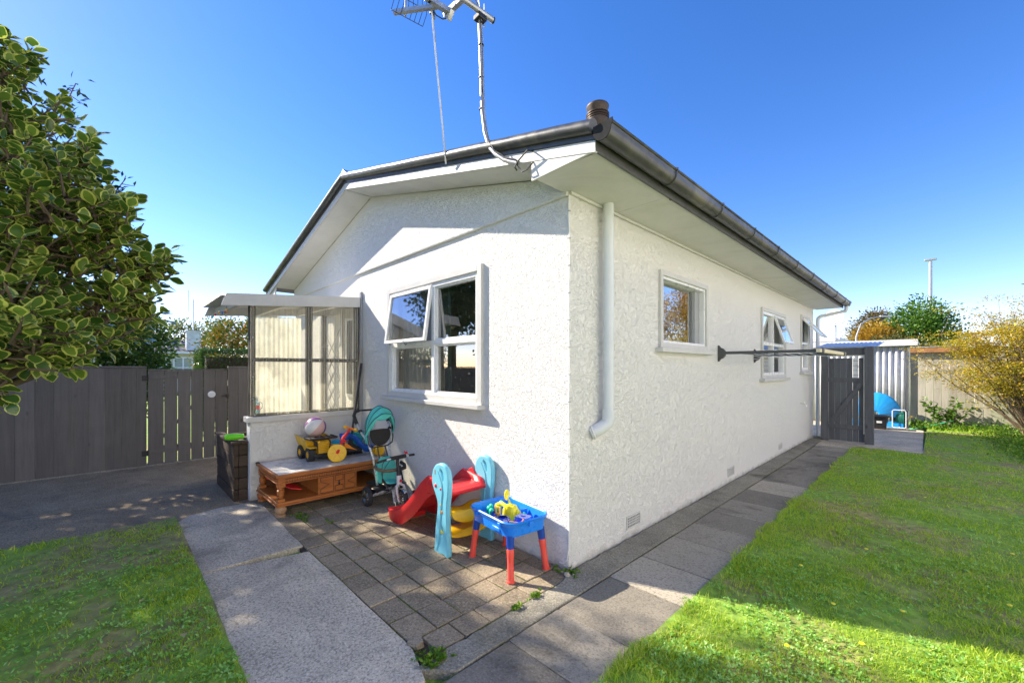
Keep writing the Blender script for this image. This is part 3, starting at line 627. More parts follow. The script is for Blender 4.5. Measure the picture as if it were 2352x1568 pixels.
# its flat roof: raking cut fascia boards and corrugated sheet, falling away from the house
zt = lambda y: 2.445 + 0.085 * y          # fascia top at distance -y
zb = lambda y: 2.31 + 0.085 * y
mb = MB().prism([(-0.034, zb(0)), (-0.034, zt(0)), (-1.525, zt(-1.525)), (-1.575, zb(-1.575))], lambda a, b: (PX - 0.0, a, b), (0.024, 0, 0))
part('porch_fascia', mb, M['greytrim'] if 0 else M['trim'], porch, bevel=0.003)
mb = MB().prism([(-0.004, zb(0)), (-0.004, zt(0)), (-1.50, zt(-1.50)), (-1.55, zb(-1.55))], lambda a, b: (-4.75, a, b), (-0.024, 0, 0))
part('porch_fascia', mb, M['trim'], porch, bevel=0.003)
mb = MB(); 
def fr_(u, v):
    x = -4.74 + (4.74 + PX - 0.004) * u; y = -0.01 - 1.56 * v; return (x, y, 2.43 + 0.085 * y + 0.012 * math.sin(x / 0.076 * 6.283))
part('porch_roof', MB().grid(170, 4, fr_), M['zinc'], porch, smooth=70, fix=False, solid=0.002)
mb = MB()
for y in (-0.4, -0.95, -1.42): mb.box(-4.745, PX - 0.005, y - 0.022, y + 0.022, 2.31 + .085 * y, 2.40 + 0.085 * y)
part('rafters', mb, M['trim'], porch)
mb = MB(); mb.box(-4.72, -4.66, -0.1, -0.04, 0.0, 2.3); part('porch_post', mb, M['dark_timber'], porch)
part('clear_panel', corr(-0.98, -0.38, 0.60, 2.24, -4.735), M['clear_far'], porch, smooth=70, fix=False)
part('porch_step', MB().box(-4.62, PX - .17, -1.05, -0.01, 0.0, 0.16), M['path'], porch, bevel=0.008)
# white security door with lattice in the porch
dr = part('door', MB().box(-4.95, -4.15, 0.03, 0.07, 0.30, 2.30), M['white'], house)
mb = MB()
for i in range(9):
    for k in (0, 1):
        a = 0.30 + i * 0.24
        if a + .62 < 2.32: mb.bar((-4.92 if k else -4.18, -0.004, a), (-4.18 if k else -4.92, -0.004, a + 0.62), 0.012, 0.006, (0, 1, 0))
part('lattice', mb, M['greytrim'], dr)
mb = MB(); frame4(mb, G, -5.0, -4.10, 0.26, 2.36, 0.06, 0.0, 0.03); part('door_frame', mb, M['trim'], dr)
mb = MB(); frame4(mb, G, -3.98, -3.70, 1.1, 2.2, 0.035, 0.0, 0.03); wn = part('window', mb, M['alu'], house)
part('pane', MB().box(-3.95, -3.73, -0.012, -0.004, 1.13, 2.17), M['dark_timber'], wn)
sl_ = thing('string_lights', 'string of small coloured lights hanging under the porch roof edge', 'fairy lights', (-4.1, -1.50, 2.17))
pts = [(x, 0.02 * math.sin(x * 7), 0.01 - 0.03 * abs(math.sin(x * 5))) for x in np.linspace(-0.6, 0.58, 30)]
part('wire', MB().tube(pts, 0.003, 5), M['cable'], sl_)
for i, p in enumerate(pts[::3]): part('bulb', MB().ball((p[0], p[1], p[2] - 0.016), 0.009, 8, 6, (1, 1, 1.7)), [M['red'], M['yellow'], M['blue'], M['green']][i % 4], sl_)
# ------------------------------------------------------------ left fence and its gate (charcoal stained boards)
FX = -6.53
def board_fence(name, label, y0, y1, h, wd, m, gaps, seed, axis='y', base=-0.03, cap=True, x=FX, th=0.02, rails_back=-1, group=None, extra=0.0):
    """boards stand in the plane x (axis y) or y (axis x)"""
    q = random.Random(seed); t = thing(name, label, 'fence', (x, y0, 0) if axis == 'y' else (y0, x, 0), group=group)
    L = y1 - y0; mb = MB(); u = 0
    P = (lambda a, b, c: (b, a, c)) if axis == 'y' else (lambda a, b, c: (a, b, c))
    def bx(mb, a0, a1, b0, b1, c0, c1):
        if axis == 'y': mb.box(b0, b1, a0, a1, c0, c1)
        else: mb.box(a0, a1, b0, b1, c0, c1)
    while u < L - 0.02:
        w_ = min(wd * q.uniform(0.93, 1.07), L - u); g = q.choice(gaps); dx = q.uniform(-.002, .002)
        bx(mb, u + g / 2, u + w_ - g / 2, dx, th + dx, base + q.uniform(0, .012), h - 0.0 + (q.uniform(-extra, extra))); u += w_
    part('boards', mb, m, t, bevel=0.0035, smooth=0)
    r = rails_back
    for z in (0.28, h - 0.30):
        mb = MB(); bx(mb, 0, L, (-0.05 if r < 0 else th + 0.004), (-0.004 if r < 0 else th + 0.05), z, z + 0.09); part('rail', mb, m, t)
    k = 0.05
    while k < L:
        mb = MB(); bx(mb, k, k + 0.09, (-0.142 if r < 0 else th + .052), (-0.052 if r < 0 else th + 0.142), -0.1, h - 0.02); part('post', mb, m, t); k += 2.1
    if cap: mb = MB(); bx(mb, 0, L, -0.055, th + 0.012, h + 0.003, h + 0.03); part('capping', mb, m, t, bevel=0.003)
    return t
board_fence('fence', 'long charcoal board fence running left of the gate under the variegated shrub', -12.0, -2.035, 1.50, 0.165, M['fence'], [0.0004, 0.0008], 2)
board_fence('fence', 'short charcoal fence section between the gate and the porch screen', -0.995, 0.62, 1.50, 0.15, M['fence'], [0.0006, 0.001, 0.004], 4)
board_fence('fence', 'far charcoal fence length hidden beyond the porch', 0.62, 5.0, 1.50, 0.15, M['fence'], [0.003], 6)
gt = thing('gate', 'charcoal board garden gate with daylight gaps and a round white sign', 'gate', (FX, -2.02, 0))
q = random.Random(9); mb = MB(); u = 0.0
for w_, g in ((0.19, 0.004), (0.165, 0.007), (0.165, 0.006), (0.16, 0.008), (0.155, 0.005), (0.165, 0.0)):
    mb.box(0, 0.02, u, u + w_ - g, 0.02, 1.46); u += w_ + 0.002
part('boards', mb, M['fence'], gt, bevel=0.002, smooth=0)
for z in (0.20, 1.36): part('rail', MB().box(-0.045, -0.004, 0.02, 0.98, z, z + 0.09), M['fence'], gt)
part('brace', MB().bar((-0.07, 0.08, 0.3), (-0.07, 0.93, 1.35), 0.03, 0.09, (1, 0, 0)), M['fence'], gt)
for z in (0.19, 1.335):
    part('hinge_strap', MB().box(0.0205, 0.026, 0.0, 0.36, z, z + 0.055), M['fence'], gt, bevel=0.002)
    part('hinge', MB().box(0.021, 0.030, -0.07, 0.0, z - 0.03, z + 0.05).cyl((0.03, 0.0, z - .03), (0.03, 0.0, z + .06), 0.007), M['cable'], gt)
part('capping', MB().box(-0.03, 0.032, 0.0, 1.0, 1.463, 1.485), M['fence'], gt, bevel=0.003)
part('latch', MB().tube([(0.035, 0.93, 1.03), (0.035, 1.04, 1.035)], 0.006, 8).box(0.021, 0.04, 0.99, 1.02, 1.0, 1.06), M['cable'], gt)
sg = part('sign', MB().lathe([(0.052, 0), (0.054, 0.004), (0.050, 0.006)], (0.022, 0.795, 1.065), (1, 0, 0), 28), M['white'], gt)
M['embossed'] = simple('faint_grey_print', (0.55, 0.55, 0.54), 0.5, 0.03)
mb = MB()
for i, (a, z) in enumerate(((0.028, 0.012), (0.034, 0.0), (0.024, -0.012))): mb.box(0.0282, 0.0292, 0.795 - a, 0.795 + a, 1.065 + z - .0012, 1.065 + z + .0012)
part('print', mb, M['embossed'], sg)
# kerb lip under the fence
struct('fence_footing', MB().box(FX - .08, FX + .05, -12, 0.0, -0.05, 0.016), M['strip'])

# planter of rough sleepers beyond the porch corner, with the green water blaster on it
pb = thing('planter_box', 'dark rough sleeper planter box standing behind the porch corner', 'planter', (-4.25, -1.42, 0))
mb = MB()
for i in range(5): mb.box(-0.36, 0.66 - 0.004, -0.02 + 0.003 * (i % 2), 0.03, 0.004 + i * 0.128, 0.126 + i * 0.128); mb.box(0.60, 0.66, 0.032, 0.42, 0.004 + i * 0.128, 0.126 + i * 0.128); mb.box(-0.36, -0.30, 0.032, 0.42, 0.004 + i * 0.128, 0.126 + i * 0.128)
part('sides', mb, M['planter'], pb, bevel=0.006, smooth=0)
part('rim', MB().box(-0.38, 0.68, -0.04, 0.05, 0.645, 0.672).box(0.585, 0.68, 0.052, 0.44, 0.645, 0.672), M['planter'], pb, bevel=0.004)
part('soil', MB().box(-0.30, 0.60, 0.03, 0.42, 0.3, 0.60), M['soil'], pb)
tg = thing('toy_blaster', 'lime green toy blaster lying on the rough planter behind the porch corner', 'toy', (-3.72, -1.40, 0.672), R(70))
part('barrel', MB().lathe([(0.02, -0.10), (0.034, -0.095), (0.038, -0.03), (0.034, 0.02), (0.028, 0.06), (0.032, 0.08), (0.02, 0.085)], (0, 0, 0.04), (1, 0, 0), 18), M['lime'], tg)
part('grip', MB().tube([(0.06, 0, 0.03), (0.09, 0.0, 0.012), (0.14, 0, 0.012)], 0.013, 10), M['blackp'], tg)

# ------------------------------------------------------------ far gate at the end of the side path
wg = thing('side_gate', 'charcoal ledged and braced gate between posts beneath a small corrugated roof', 'gate', (0.20, 8.20, 0))
part('post', MB().box(0.0, 0.115, 0, 0.115, 0, 1.88), M['gate'], wg, bevel=0.004, smooth=0)
part('post', MB().box(0.70, 0.835, -0.03, 0.095, 0, 1.92), M['gate'], wg, bevel=0.004, smooth=0)
part('lintel', MB().box(0.0, 0.70, 0.03, 0.075, 1.755, 1.90), M['gate'], wg, bevel=0.003, smooth=0)
mb = MB(); q = random.Random(2); u = 0.0; W_ = 0.575 / 6
for i in range(6):
    z1 = 1.70
    if i == 4: mb.box(0.125 + i * W_ + .004, 0.125 + (i + 1) * W_ - .004, 0.05, 0.068, 0.03, 1.30)
    else: mb.box(0.125 + i * W_ + .0015, 0.125 + (i + 1) * W_ - .0015, 0.05, 0.068, 0.03, z1)
part('boards', mb, M['gate'], wg, bevel=0.002, smooth=0)
part('ledge', MB().box(0.125, 0.70, 0.022, 0.048, 1.215, 1.305), M['gate'], wg, bevel=0.003, smooth=0)
part('ledge', MB().box(0.125, 0.70, 0.022, 0.048, 0.27, 0.36), M['gate'], wg, bevel=0.003, smooth=0)
part('brace', MB().bar((0.155, 0.034, 0.36), (0.655, 0.034, 1.215), 0.085, 0.024, (0, -1, 0)), M['gate'], wg, bevel=0.003, smooth=0)
part('trim', MB().box(0.68, 0.699, 0.0, 0.02, 0.20, 1.76).box(0.11, 0.68, 0.0, 0.018, 1.735, 1.755), M['cream'], wg)
pn = part('window_panel', MB().box(0.125 + 4 * W_ + .006, 0.125 + 5 * W_ - .006, 0.060, 0.064, 1.305, 1.70), M['white'], wg)
for z in (1.36, 1.45, 1.545, 1.64): part('wire', MB().box(0.125 + 4 * W_ + .004, 0.125 + 5 * W_ - .004, 0.054, 0.058, z, z + 0.005), M['cable'], pn)
part('hook', MB().tube([(0.58, 0.045, 1.55), (0.60, 0.03, 1.55), (0.60, 0.03, 1.51), (0.585, 0.03, 1.505)], 0.004, 6), M['cable'], wg)
rf = MB()
rf.grid(120, 6, lambda u, v: (-0.12 + 1.02 * u, 0.0 + 1.5 * v, 1.915 + 0.16 * v + 0.011 * math.sin(u * 1.02 / 0.076 * 6.283)))
part('roof', rf, M['zinc'], wg, smooth=70, fix=False, solid=0.002)

# ------------------------------------------------------------ corrugated shed, paling fence, things beside it
sh = thing('garden_shed', 'pale corrugated steel shed with a white fascia at the end of the lawn', 'shed', (-1.2, 12.0, 0))
def corrx(x0, x1, z0, z1, y, pitch=0.12, amp=0.018):
    n = int((x1 - x0) / pitch * 12); return MB().grid(n, 1, lambda u, v: (x0 + (x1 - x0) * u, y + amp * max(-0.6, min(0.6, math.sin((x1 - x0) * u / pitch * 6.283))) * 1.6, z0 + (z1 - z0) * v))
part('wall', corrx(0, 2.56, 0.0, 2.08, 0), M['zinc'], sh, smooth=50, fix=False, solid=0.002)
part('side_wall', MB().box(2.53, 2.55, 0.02, 2.2, 0, 2.08), M['zinc'], sh)
part('fascia', MB().box(-0.05, 2.76, -0.10, -0.06, 2.065, 2.22), M['white'], sh, bevel=0.004)
part('roof', MB().box(-0.05, 2.75, -0.058, 2.3, 2.15, 2.19), M['zinc'], sh)
part('corner_post', MB().box(2.552, 2.59, -0.05, 0.0, 0, 2.06), M['gate'], sh)
board_fence('paling_fence', 'tall weathered grey paling fence behind the golden shrub', 1.42, 5.3, 1.90, 0.135, M['oldwood'], [0.002, 0.004, 0.007], 12, axis='x', x=12.02, cap=False, rails_back=1, extra=0.006)
bm = thing('timber_beam', 'rusty brown timber beam along the top of the paling fence by the shed', 'beam', (1.42, 11.95, 1.88))
M['rustwood'] = simple('rust_brown_wood', (0.36, 0.17, 0.07), 0.8, 0.35, 6, 0.002, 40)
part('beam', MB().box(0, 0.95, -0.03, 0.02, 0, 0.13), M['rustwood'], bm, bevel=0.004); part('flashing', MB().box(0.0, 0.98, -0.04, 0.06, 0.133, 0.15), M['zinc'], bm)
M['bouncecream'] = simple('cream_bounce_paint', (0.80, 0.77, 0.73), 0.6, 0.05, 3)  # pale paint of the added fence and house that bounce sunlight
board_fence('bounce_fence', 'added unseen cream fence right of the lawn that bounces sun onto the side wall', -8.0, 11.9, 1.95, 0.14, M['bouncecream'], [0.002, 0.004], 15, axis='y', x=5.4, cap=False, rails_back=1)  # added out of view to throw warm sunlight back on the side wall
def clam():
    t = thing('clam_sandpit', 'bright blue ribbed clam shell sandpit standing on edge against the shed', 'sandpit', (0.80, 11.72, 0.0))
    mb = MB(); n = 60
    def f(u, v):
        a = math.pi * 1.12 * u - 0.19; r = (0.10 + 0.90 * v); sc = 1.0; bulge = 0.17 * (1 - v ** 2) + 0.0022 * abs(math.cos(u * 11 * math.pi))
        return (0.47 * r * sc * math.cos(a), -bulge, 0.34 + 0.54 * r * sc * math.sin(a) * 0.98)
    mb.grid(130, 12, f); part('shell', mb, M['tarp'], t, smooth=60, fix=False, solid=0.006)
    part('hinge_lip', MB().box(-0.5, 0.52, -0.06, 0.02, 0.0, 0.16), M['tarp'], t, bevel=0.02); return t
clam()
def bin_():
    t = thing('recycling_crate', 'black plastic recycling crate on the concrete in front of the blue shell', 'crate', (0.84, 11.18, 0.008))
    def ring(w, d, z, r=0.03, n=5):
        out = []
        for cx_, cy_, a0 in ((w / 2 - r, d / 2 - r, 0), (-w / 2 + r, d / 2 - r, 90), (-w / 2 + r, -d / 2 + r, 180), (w / 2 - r, -d / 2 + r, 270)):
            for k in range(n): a = R(a0 + 90 * k / (n - 1)); out.append((cx_ + r * math.cos(a), cy_ + r * math.sin(a), z))
        return out
    rings = [ring(0.36, 0.28, 0), ring(0.44, 0.34, 0.30), ring(0.50, 0.40, 0.302), ring(0.51, 0.41, 0.335), ring(0.44, 0.34, 0.337), ring(0.35, 0.27, 0.02)]
    n = len(rings[0]); vs = sum(rings, []); fs = [tuple(range(n))[::-1]] + [(i * n + k, i * n + (k + 1) % n, (i + 1) * n + (k + 1) % n, (i + 1) * n + k) for i in range(5) for k in range(n)] + [tuple(5 * n + k for k in range(n))]
    part('tub', MB().add(vs, fs), M['blackp'], t, smooth=40)
    M['labelgrey'] = simple('grey_label', (0.6, 0.62, 0.62), 0.5, 0.03)
    part('label_plate', MB().box(0.02, 0.12, -0.168, -0.160, 0.15, 0.20), M['labelgrey'], t, bevel=0.01); return t
bin_()
def reel():
    t = thing('hose_reel', 'dark green garden hose wound on a white tube reel stand', 'hose reel', (1.25, 11.72, 0.008), R(-6))
    for y in (-0.13, 0.13):
        pts = [(0.125 * s1 + (-.03 if 0 else 0), y, z) for s1, z in ()]
        c = [(-0.125, 0.03), (-0.125, 0.42), (-0.10, 0.45), (0.10, 0.45), (0.125, 0.42), (0.125, 0.03), (0.10, 0.012), (-0.10, 0.012)]
        part('side_frame', MB().tube([(a, y, b) for a, b in c], 0.010, 8, closed=True), M['alu'], t)
    for z in (0.03, 0.44): part('cross_tube', MB().tube([(0.0, -0.13, z), (0, 0.13, z)], 0.008, 8), M['alu'], t)
    part('drum', MB().lathe([(0.10, -0.10), (0.10, -0.095), (0.05, -0.09), (0.05, 0.09), (0.10, 0.095), (0.10, 0.10)], (0, 0, 0.24), (1, 0, 0), 24), M['lime'] if 0 else M['blackp'], t)
    pts = []
    for i in range(9 * 16 + 1): a = i / 16 * 2 * math.pi; pts.append((-0.085 + 0.17 * i / 144, 0.085 * math.cos(a), 0.24 + 0.15 * math.sin(a)))
    M['hose'] = simple('green_hose', (0.01, 0.16, 0.12), 0.45, 0.1, 10)
    part('hose', MB().tube(pts, 0.0095, 7), M['hose'], t); part('crank', MB().tube([(0.12, 0, 0.24), (0.17, 0, 0.24), (0.17, 0.0, 0.30), (0.22, 0, 0.30)], 0.009, 8), M['yellow'], t); return t
reel()
gh = part('hose', MB().tube([(1.42, 11.7, 0.012), (1.5, 11.62, 0.02), (1.62, 11.68, 0.05), (1.8, 11.72, 0.12), (2.0, 11.74, 0.20), (2.15, 11.76, 0.26)], 0.010, 8), M['green'])
tag(gh, 'loose bright green hose end trailing through the weeds by the paling fence', 'hose')

# ------------------------------------------------------------ wall mounted clothesline
cl = thing('clothesline', 'grey folding clothesline with pale bar mounted on the side wall', 'clothesline', (0, 2.98, 1.68))
M['clgrey'] = simple('clothesline_grey', (0.085, 0.088, 0.092), 0.45, 0.08, 10)
for y in (0.0, 1.44):
    part('wall_bracket', MB().prism([(0.001, -0.10), (0.012, -0.10), (0.03, -0.072), (0.06, -0.06), (0.085, -0.03), (0.09, 0.0), (0.085, 0.03), (0.06, 0.06), (0.03, 0.072), (0.012, 0.10), (0.001, 0.10)], lambda a, b: (a, y - 0.02, b), (0, 0.04, 0)), M['clgrey'], cl, bevel=0.004)
    part('arm', MB().box(0.07, 1.02, y - 0.014, y + 0.014, -0.012, 0.022), M['clgrey'], cl, bevel=0.003)
    part('bar_cap', MB().box(1.00, 1.062, y - 0.035, y + 0.035, -0.022, 0.034), M['clgrey'], cl, bevel=0.006)
part('front_bar', MB().box(1.012, 1.05, -0.12, 1.60, -0.014, 0.026), M['bead'], cl, bevel=0.004)
part('rear_bar', MB().box(0.20, 0.225, 0.0, 1.44, -0.006, 0.016), M['clgrey'], cl, bevel=0.002)
for i in range(7):
    x = 0.30 + i * 0.105; pts = [(x, 1.44 * k / 10, -0.018 - 0.018 * math.sin(math.pi * k / 10)) for k in range(11)]
    part('line', MB().tube(pts, 0.0022, 5), M['white'], cl)
part('slack_line', MB().tube([(0.17, 0, -0.01), (0.17, 0.0, -0.04), (0.165, 0.5, -0.06), (0.16, 1.0, -0.055), (0.16, 1.44, -0.01)], 0.002, 5), M['white'], cl)

# ------------------------------------------------------------ television antenna
an = thing('tv_antenna', 'galvanised television antenna on a bent mast above the gable', 'antenna', (-0.24, -0.37, 2.95))
def L_(p): return (p[0] + 0.24, p[1] + 0.37, p[2] - 2.95)
ms = [(-0.15, -0.375, 2.935), (-0.28, -0.385, 3.00), (-0.36, -0.40, 3.07), (-0.43, -0.40, 3.15), (-0.475, -0.4, 3.27), (-0.505, -0.4, 3.45), (-0.52, -0.4, 3.8), (-0.54, -0.4, 4.21)]
part('mast', MB().tube([L_(p) for p in ms], 0.018, 12), M['galv'], an)
cb = [(p[0] + 0.026 + 0.008 * math.sin(i * 2.3), p[1] - 0.022, p[2]) for i, p in enumerate(ms)]
fine = []
for a, b in zip(cb, cb[1:]):
    for k in range(4): t_ = k / 4; fine.append(L_((a[0] + (b[0] - a[0]) * t_ + 0.006 * math.sin(len(fine) * 1.3), a[1] + (b[1] - a[1]) * t_, a[2] + (b[2] - a[2]) * t_)))
fine.append(L_(cb[-1])); fine.append(L_((-0.56, -0.45, 4.33)))
fine = [L_((-0.02, -0.36, 2.90)), L_((-0.05, -0.39, 2.85)), L_((-0.10, -0.39, 2.85)), L_((-.145, -.385, 2.91))] + fine[1:]
cbl = part('coax_cable', MB().tube(fine, 0.0045, 6), M['cable'], an)
for z in (3.46, 3.70, 3.95, 4.12): part('cable_tie', MB().lathe([(0.022, 0), (0.022, 0.006)], L_((-0.515 - 0.02 * (z - 3.5), -0.402, z)), (0, 0, 1), 12), M['cable'], cbl)
part('fascia_clamp', MB().tube([L_((-0.02, -0.36, 2.975)), L_((-0.03, -0.41, 2.965)), L_((-0.12, -0.405, 2.93)), L_((-0.16, -0.40, 2.90)), L_((-0.18, -.36, 2.90))], 0.006, 8), M['cable'], an)
zb_ = 4.19
bpts = [(-0.50, -0.27, zb_), (-0.522, -0.40, zb_ + .01), (-0.53, -0.58, zb_ + 0.01)]
part('boom', MB().tube([L_((-0.512, -0.29, 4.20)), L_((-0.525, -0.58, 4.20))], 0.022, 12), M['galv'], an, bevel=0)
part('boom_cap', MB().tube([L_((-0.5118, -0.286, 4.20)), L_((-0.5125, -0.298, 4.20))], 0.0235, 12), M['blackp'], an)
part('boom_arm', MB().bar(L_((-0.525, -0.575, 4.20)), L_((-0.685, -0.585, 4.20)), 0.035, 0.035).bar(L_((-0.685, -0.57, 4.20)), L_((-0.70, -0.78, 4.20)), 0.035, 0.035), M['galv'], an)
part('boom_joint', MB().prism([(-0.06, 0.03), (0.06, 0.03), (0.045, -0.01), (0.0, -0.055), (-0.045, -0.01)], lambda a, b: L_((-0.685 + a, -0.60, 4.185 + b)), (0, 0.035, 0)), M['galv'], an, bevel=0.003)
part('boom_tail', MB().bar(L_((-0.70, -0.66, 4.205)), L_((-1.02, -0.86, 4.235)), 0.028, 0.028), M['galv'], an)
part('mast_clamp', MB().box(-0.035, 0.035, -0.04, 0.04, -0.02, 0.02, Matrix.Translation(L_((-0.535, -0.40, 4.165)))), M['blackp'], an, bevel=0.006)
part('mast_bolt', MB().tube([L_((-0.535, -0.36, 4.12)), L_((-0.535, -0.36, 4.30))], 0.004, 6).tube([L_((-0.535, -0.44, 4.20)), L_((-0.535, -0.42, 4.32)), L_((-.535, -.40, 4.22))], 0.004, 6), M['galv'], an)
# reflector of bent wires
A_ = Vector((-0.975, -0.906, 4.20)); B_ = Vector((-0.942, -0.652, 4.20)); up = Vector((0.03, 0, 0.42))
mb = MB()
for i in range(8):
    p = A_.lerp(B_, i / 7); mb.tube([L_(p), L_(p + Vector((0.055, 0, 0.06))), L_(p + Vector((0.06, 0, 0.40)))], 0.0022, 5)
for o_ in (Vector((0, 0, 0)), Vector((0.056, 0, 0.09)), Vector((0.06, 0, 0.25))): mb.tube([L_(A_ + o_), L_(B_ + o_)], 0.0028, 5)
part('reflector', mb, M['cable'], an)
for p in ((-0.949, -0.80, 4.2), (-0.80, -0.64, 4.18)): part('reflector_rod', MB().tube([L_(p), L_((p[0] + 0.004, p[1] + .004, p[2] + 0.35))], 0.0085, 8), M['galv'], an)
part('insulator', MB().box(-0.018, 0.018, -0.012, 0.012, -0.07, 0.02, Matrix.Translation(L_((-0.80, -0.66, 4.28)))).box(-0.015, 0.015, -0.01, 0.01, -0.06, 0.02, Matrix.Translation(L_((-0.70, -0.745, 4.24)))), M['blackp'], an, bevel=0.004)
part('balun_cable', MB().tube([L_((-0.80, -0.66, 4.25)), L_((-0.77, -0.64, 4.19)), L_((-0.73, -0.61, 4.155)), L_((-0.69, -0.59, 4.15)), L_((-0.665, -0.58, 4.175))], 0.0045, 6), M['cable'], an)
part('stay_rod', MB().tube([L_((-0.965, -0.395, 3.12)), L_((-0.99, -0.395, 3.24)), L_((-0.755, -0.70, 4.26))] if 0 else [L_((-0.985, -0.40, 3.215)), L_((-0.755, -0.70, 4.28))], 0.0075, 8), M['galv'], an)

# ------------------------------------------------------------ beyond the yard
def building(name, label, x0, x1, y0, y1, h, rh, wallm, roofm, cat='house', ov=0.4, ridge='x'):
    t = thing(name, label, cat, ((x0 + x1) / 2, (y0 + y1) / 2, 0)); cx_, cy_ = (x0 + x1) / 2, (y0 + y1) / 2; a, b = (x1 - x0) / 2, (y1 - y0) / 2
    part('wall', MB().box(-a, a, -b, b, 0, h), wallm, t)
    mb = MB(); A, B = a + ov, b + ov
    if ridge == 'y': mb.add([(-A, -B, h), (A, -B, h), (A, B, h), (-A, B, h), (0, -B + .9 * A, h + rh), (0, B - .9 * A, h + rh)], [(0, 3, 2, 1), (0, 1, 4), (1, 2, 5, 4), (2, 3, 5), (3, 0, 4, 5)])
    else: mb.add([(-A, -B, h), (A, -B, h), (A, B, h), (-A, B, h), (-A + .9 * B, 0, h + rh), (A - .9 * B, 0, h + rh)], [(0, 3, 2, 1), (0, 1, 5, 4), (1, 2, 5), (2, 3, 4, 5), (3, 0, 4)])
    part('roof', mb, roofm, t, smooth=0); part('gutter', MB().box(A, A + .1, -B, B, h - .05, h + .08).box(-A, A, -B - .1, -B, h - .05, h + .08), M['white'], t); return t
nt_ = building('neighbour_house', 'added unseen tall cream house on the right that bounces sun onto the side wall', 7.2, 15.0, -9.5, 9.0, 6.2, 1.3, M['bouncecream'], M['zinc'], ridge='y')  # invented house, unseen, added as a sunlit reflector for the shaded side wall
for y in (-7.0, -3.2, 0.6, 4.4):
    for z in (1.0, 3.9):
        mb = MB(); frame4(mb, lambda u, d, zz: (-3.9 - d, u, zz), y, y + 1.5, z, z + 1.2, 0.07, 0.0, 0.04); f_ = part('window', mb, M['white'], nt_); part('pane', MB().box(-3.915, -3.905, y + .07, y + 1.43, z + .07, z + 1.13), M['blackp'], f_)
def tiles():
    t = NT('grey_roof_tiles'); w_ = t.n('TexWave'); w_.inputs['Scale'].default_value = 0.85; w_.inputs['Distortion'].default_value = 0.0; w_.bands_direction = 'Z'; t.l(t.co(), w_.inputs['Vector'])
    w2_ = t.n('TexWave'); w2_.inputs['Scale'].default_value = 0.9; w2_.bands_direction = 'Y'; w2_.inputs['Distortion'].default_value = 0.3; t.l(t.co(), w2_.inputs['Vector'])
    f = t.math('MULTIPLY', w_.outputs['Fac'], w2_.outputs['Fac']); t.col(t.ramp(f, [(0.1, (0.09, 0.08, 0.075)), (0.6, (0.40, 0.36, 0.33))])); t.set(Roughness=0.8); return t.m
M['tiles'] = tiles()
M['nwall'] = simple('pale_yellow_wall', (0.60, 0.56, 0.44), 0.8, 0.05, 2)
nb = building('neighbour_house', 'pale yellow neighbour house with grey tiled roof and chimney over the gate', -42, -31.5, -7.5, 3.2, 2.45, 1.75, M['nwall'], M['tiles'], ridge='y')
def nl(x, y, z): return (x + 36.75, y + 2.15, z)
for y in (-0.95, 0.35, 1.75, -4.5):
    mb = MB(); fw_ = lambda u, d, z: (5.25 + d, u + 2.15, z); frame4(mb, fw_, y, y + 1.0, 0.9, 2.2, 0.08, 0.0, 0.05); mb.box(5.25, 5.3, y + 0.46 + 2.15, y + 0.54 + 2.15, 0.98, 2.12); mb.box(5.25, 5.295, y + .08 + 2.15, y + 0.92 + 2.15, 1.5, 1.56)
    f_ = part('window', mb, M['white'], nb); part('pane', MB().box(5.26, 5.27, y + 0.08 + 2.15, y + .92 + 2.15, .98, 2.12), simple('pale_pane', (0.30, 0.36, 0.33), 0.1, 0.1), f_)
M['shutter'] = simple('sage_shutter', (0.16, 0.24, 0.20), 0.7, 0.05)
part('shutter', MB().box(5.25, 5.29, 3.52, 3.9, 0.9, 2.2), M['shutter'], nb)
ch = part('chimney', MB().box(4.3, 5.0, 3.2, 3.95, 2.3, 3.85).box(4.25, 5.05, 3.15, 4.0, 3.851, 3.93), simple('render_chimney', (0.60, 0.62, 0.63), 0.85, 0.2, 2.5, dirt=((0.25, 0.28, 0.30), 0.7)), nb)
part('aerial', MB().tube([(4.6, 3.6, 3.9), (4.6, 3.6, 6.0)], 0.03, 6).tube([(4.5, 3.35, 5.2), (4.5, 3.35, 6.6)], 0.02, 6), M['galv'], ch)
n2 = building('neighbour_house', 'neighbour house with low white eave behind the corner downpipe', -7.5, -1.15, 15.2, 24, 2.42, 0.62, M['cream'], M['roof'], ov=0.75)
part('eave_soffit', MB().box(3.18, 3.92, -5.1, 5.1, 2.36, 2.415), M['white'], n2)
ds = thing('satellite_dish', 'round white satellite dish on the neighbour roof beside the gutter end', 'satellite dish', (-0.50, 15.2, 2.50))
part('pole', MB().tube([(0, 0, -0.1), (0, 0, 0.42), (-0.02, -0.05, 0.50)], 0.02, 8), M['galv'], ds)
mb = MB(); mb.lathe([(0.30 * k / 8, 0.10 * (k / 8) ** 2) for k in range(1, 9)], (-0.02, -0.10, 0.66), (-0.25, -1, 0.35), 32, cap=False); part('dish', mb, M['white'], ds, smooth=60, fix=False, solid=0.01)
part('feed_arm', MB().tube([(-0.02, -0.12, 0.42), (0.06, -0.42, 0.50), (0.08, -0.45, 0.60)], 0.012, 6), M['blackp'], ds)
n3 = building('neighbour_house', 'cream neighbour house glimpsed through the golden shrub', 3.0, 14, 20, 28, 2.3, 0.9, M['cream'], M['zinc'])
lp = thing('street_light', 'tall straight grey light column rising above the green tree', 'street light', (1.55, 40.3, 0))
part('pole', MB().tube([(0, 0, 0), (0, 0, 9.3)], [0.13, 0.10], 12), M['galv'], lp); part('lamp_head', MB().box(-0.32, 0.32, -0.15, 0.15, 9.3, 9.42), M['galv'], lp, bevel=0.03)
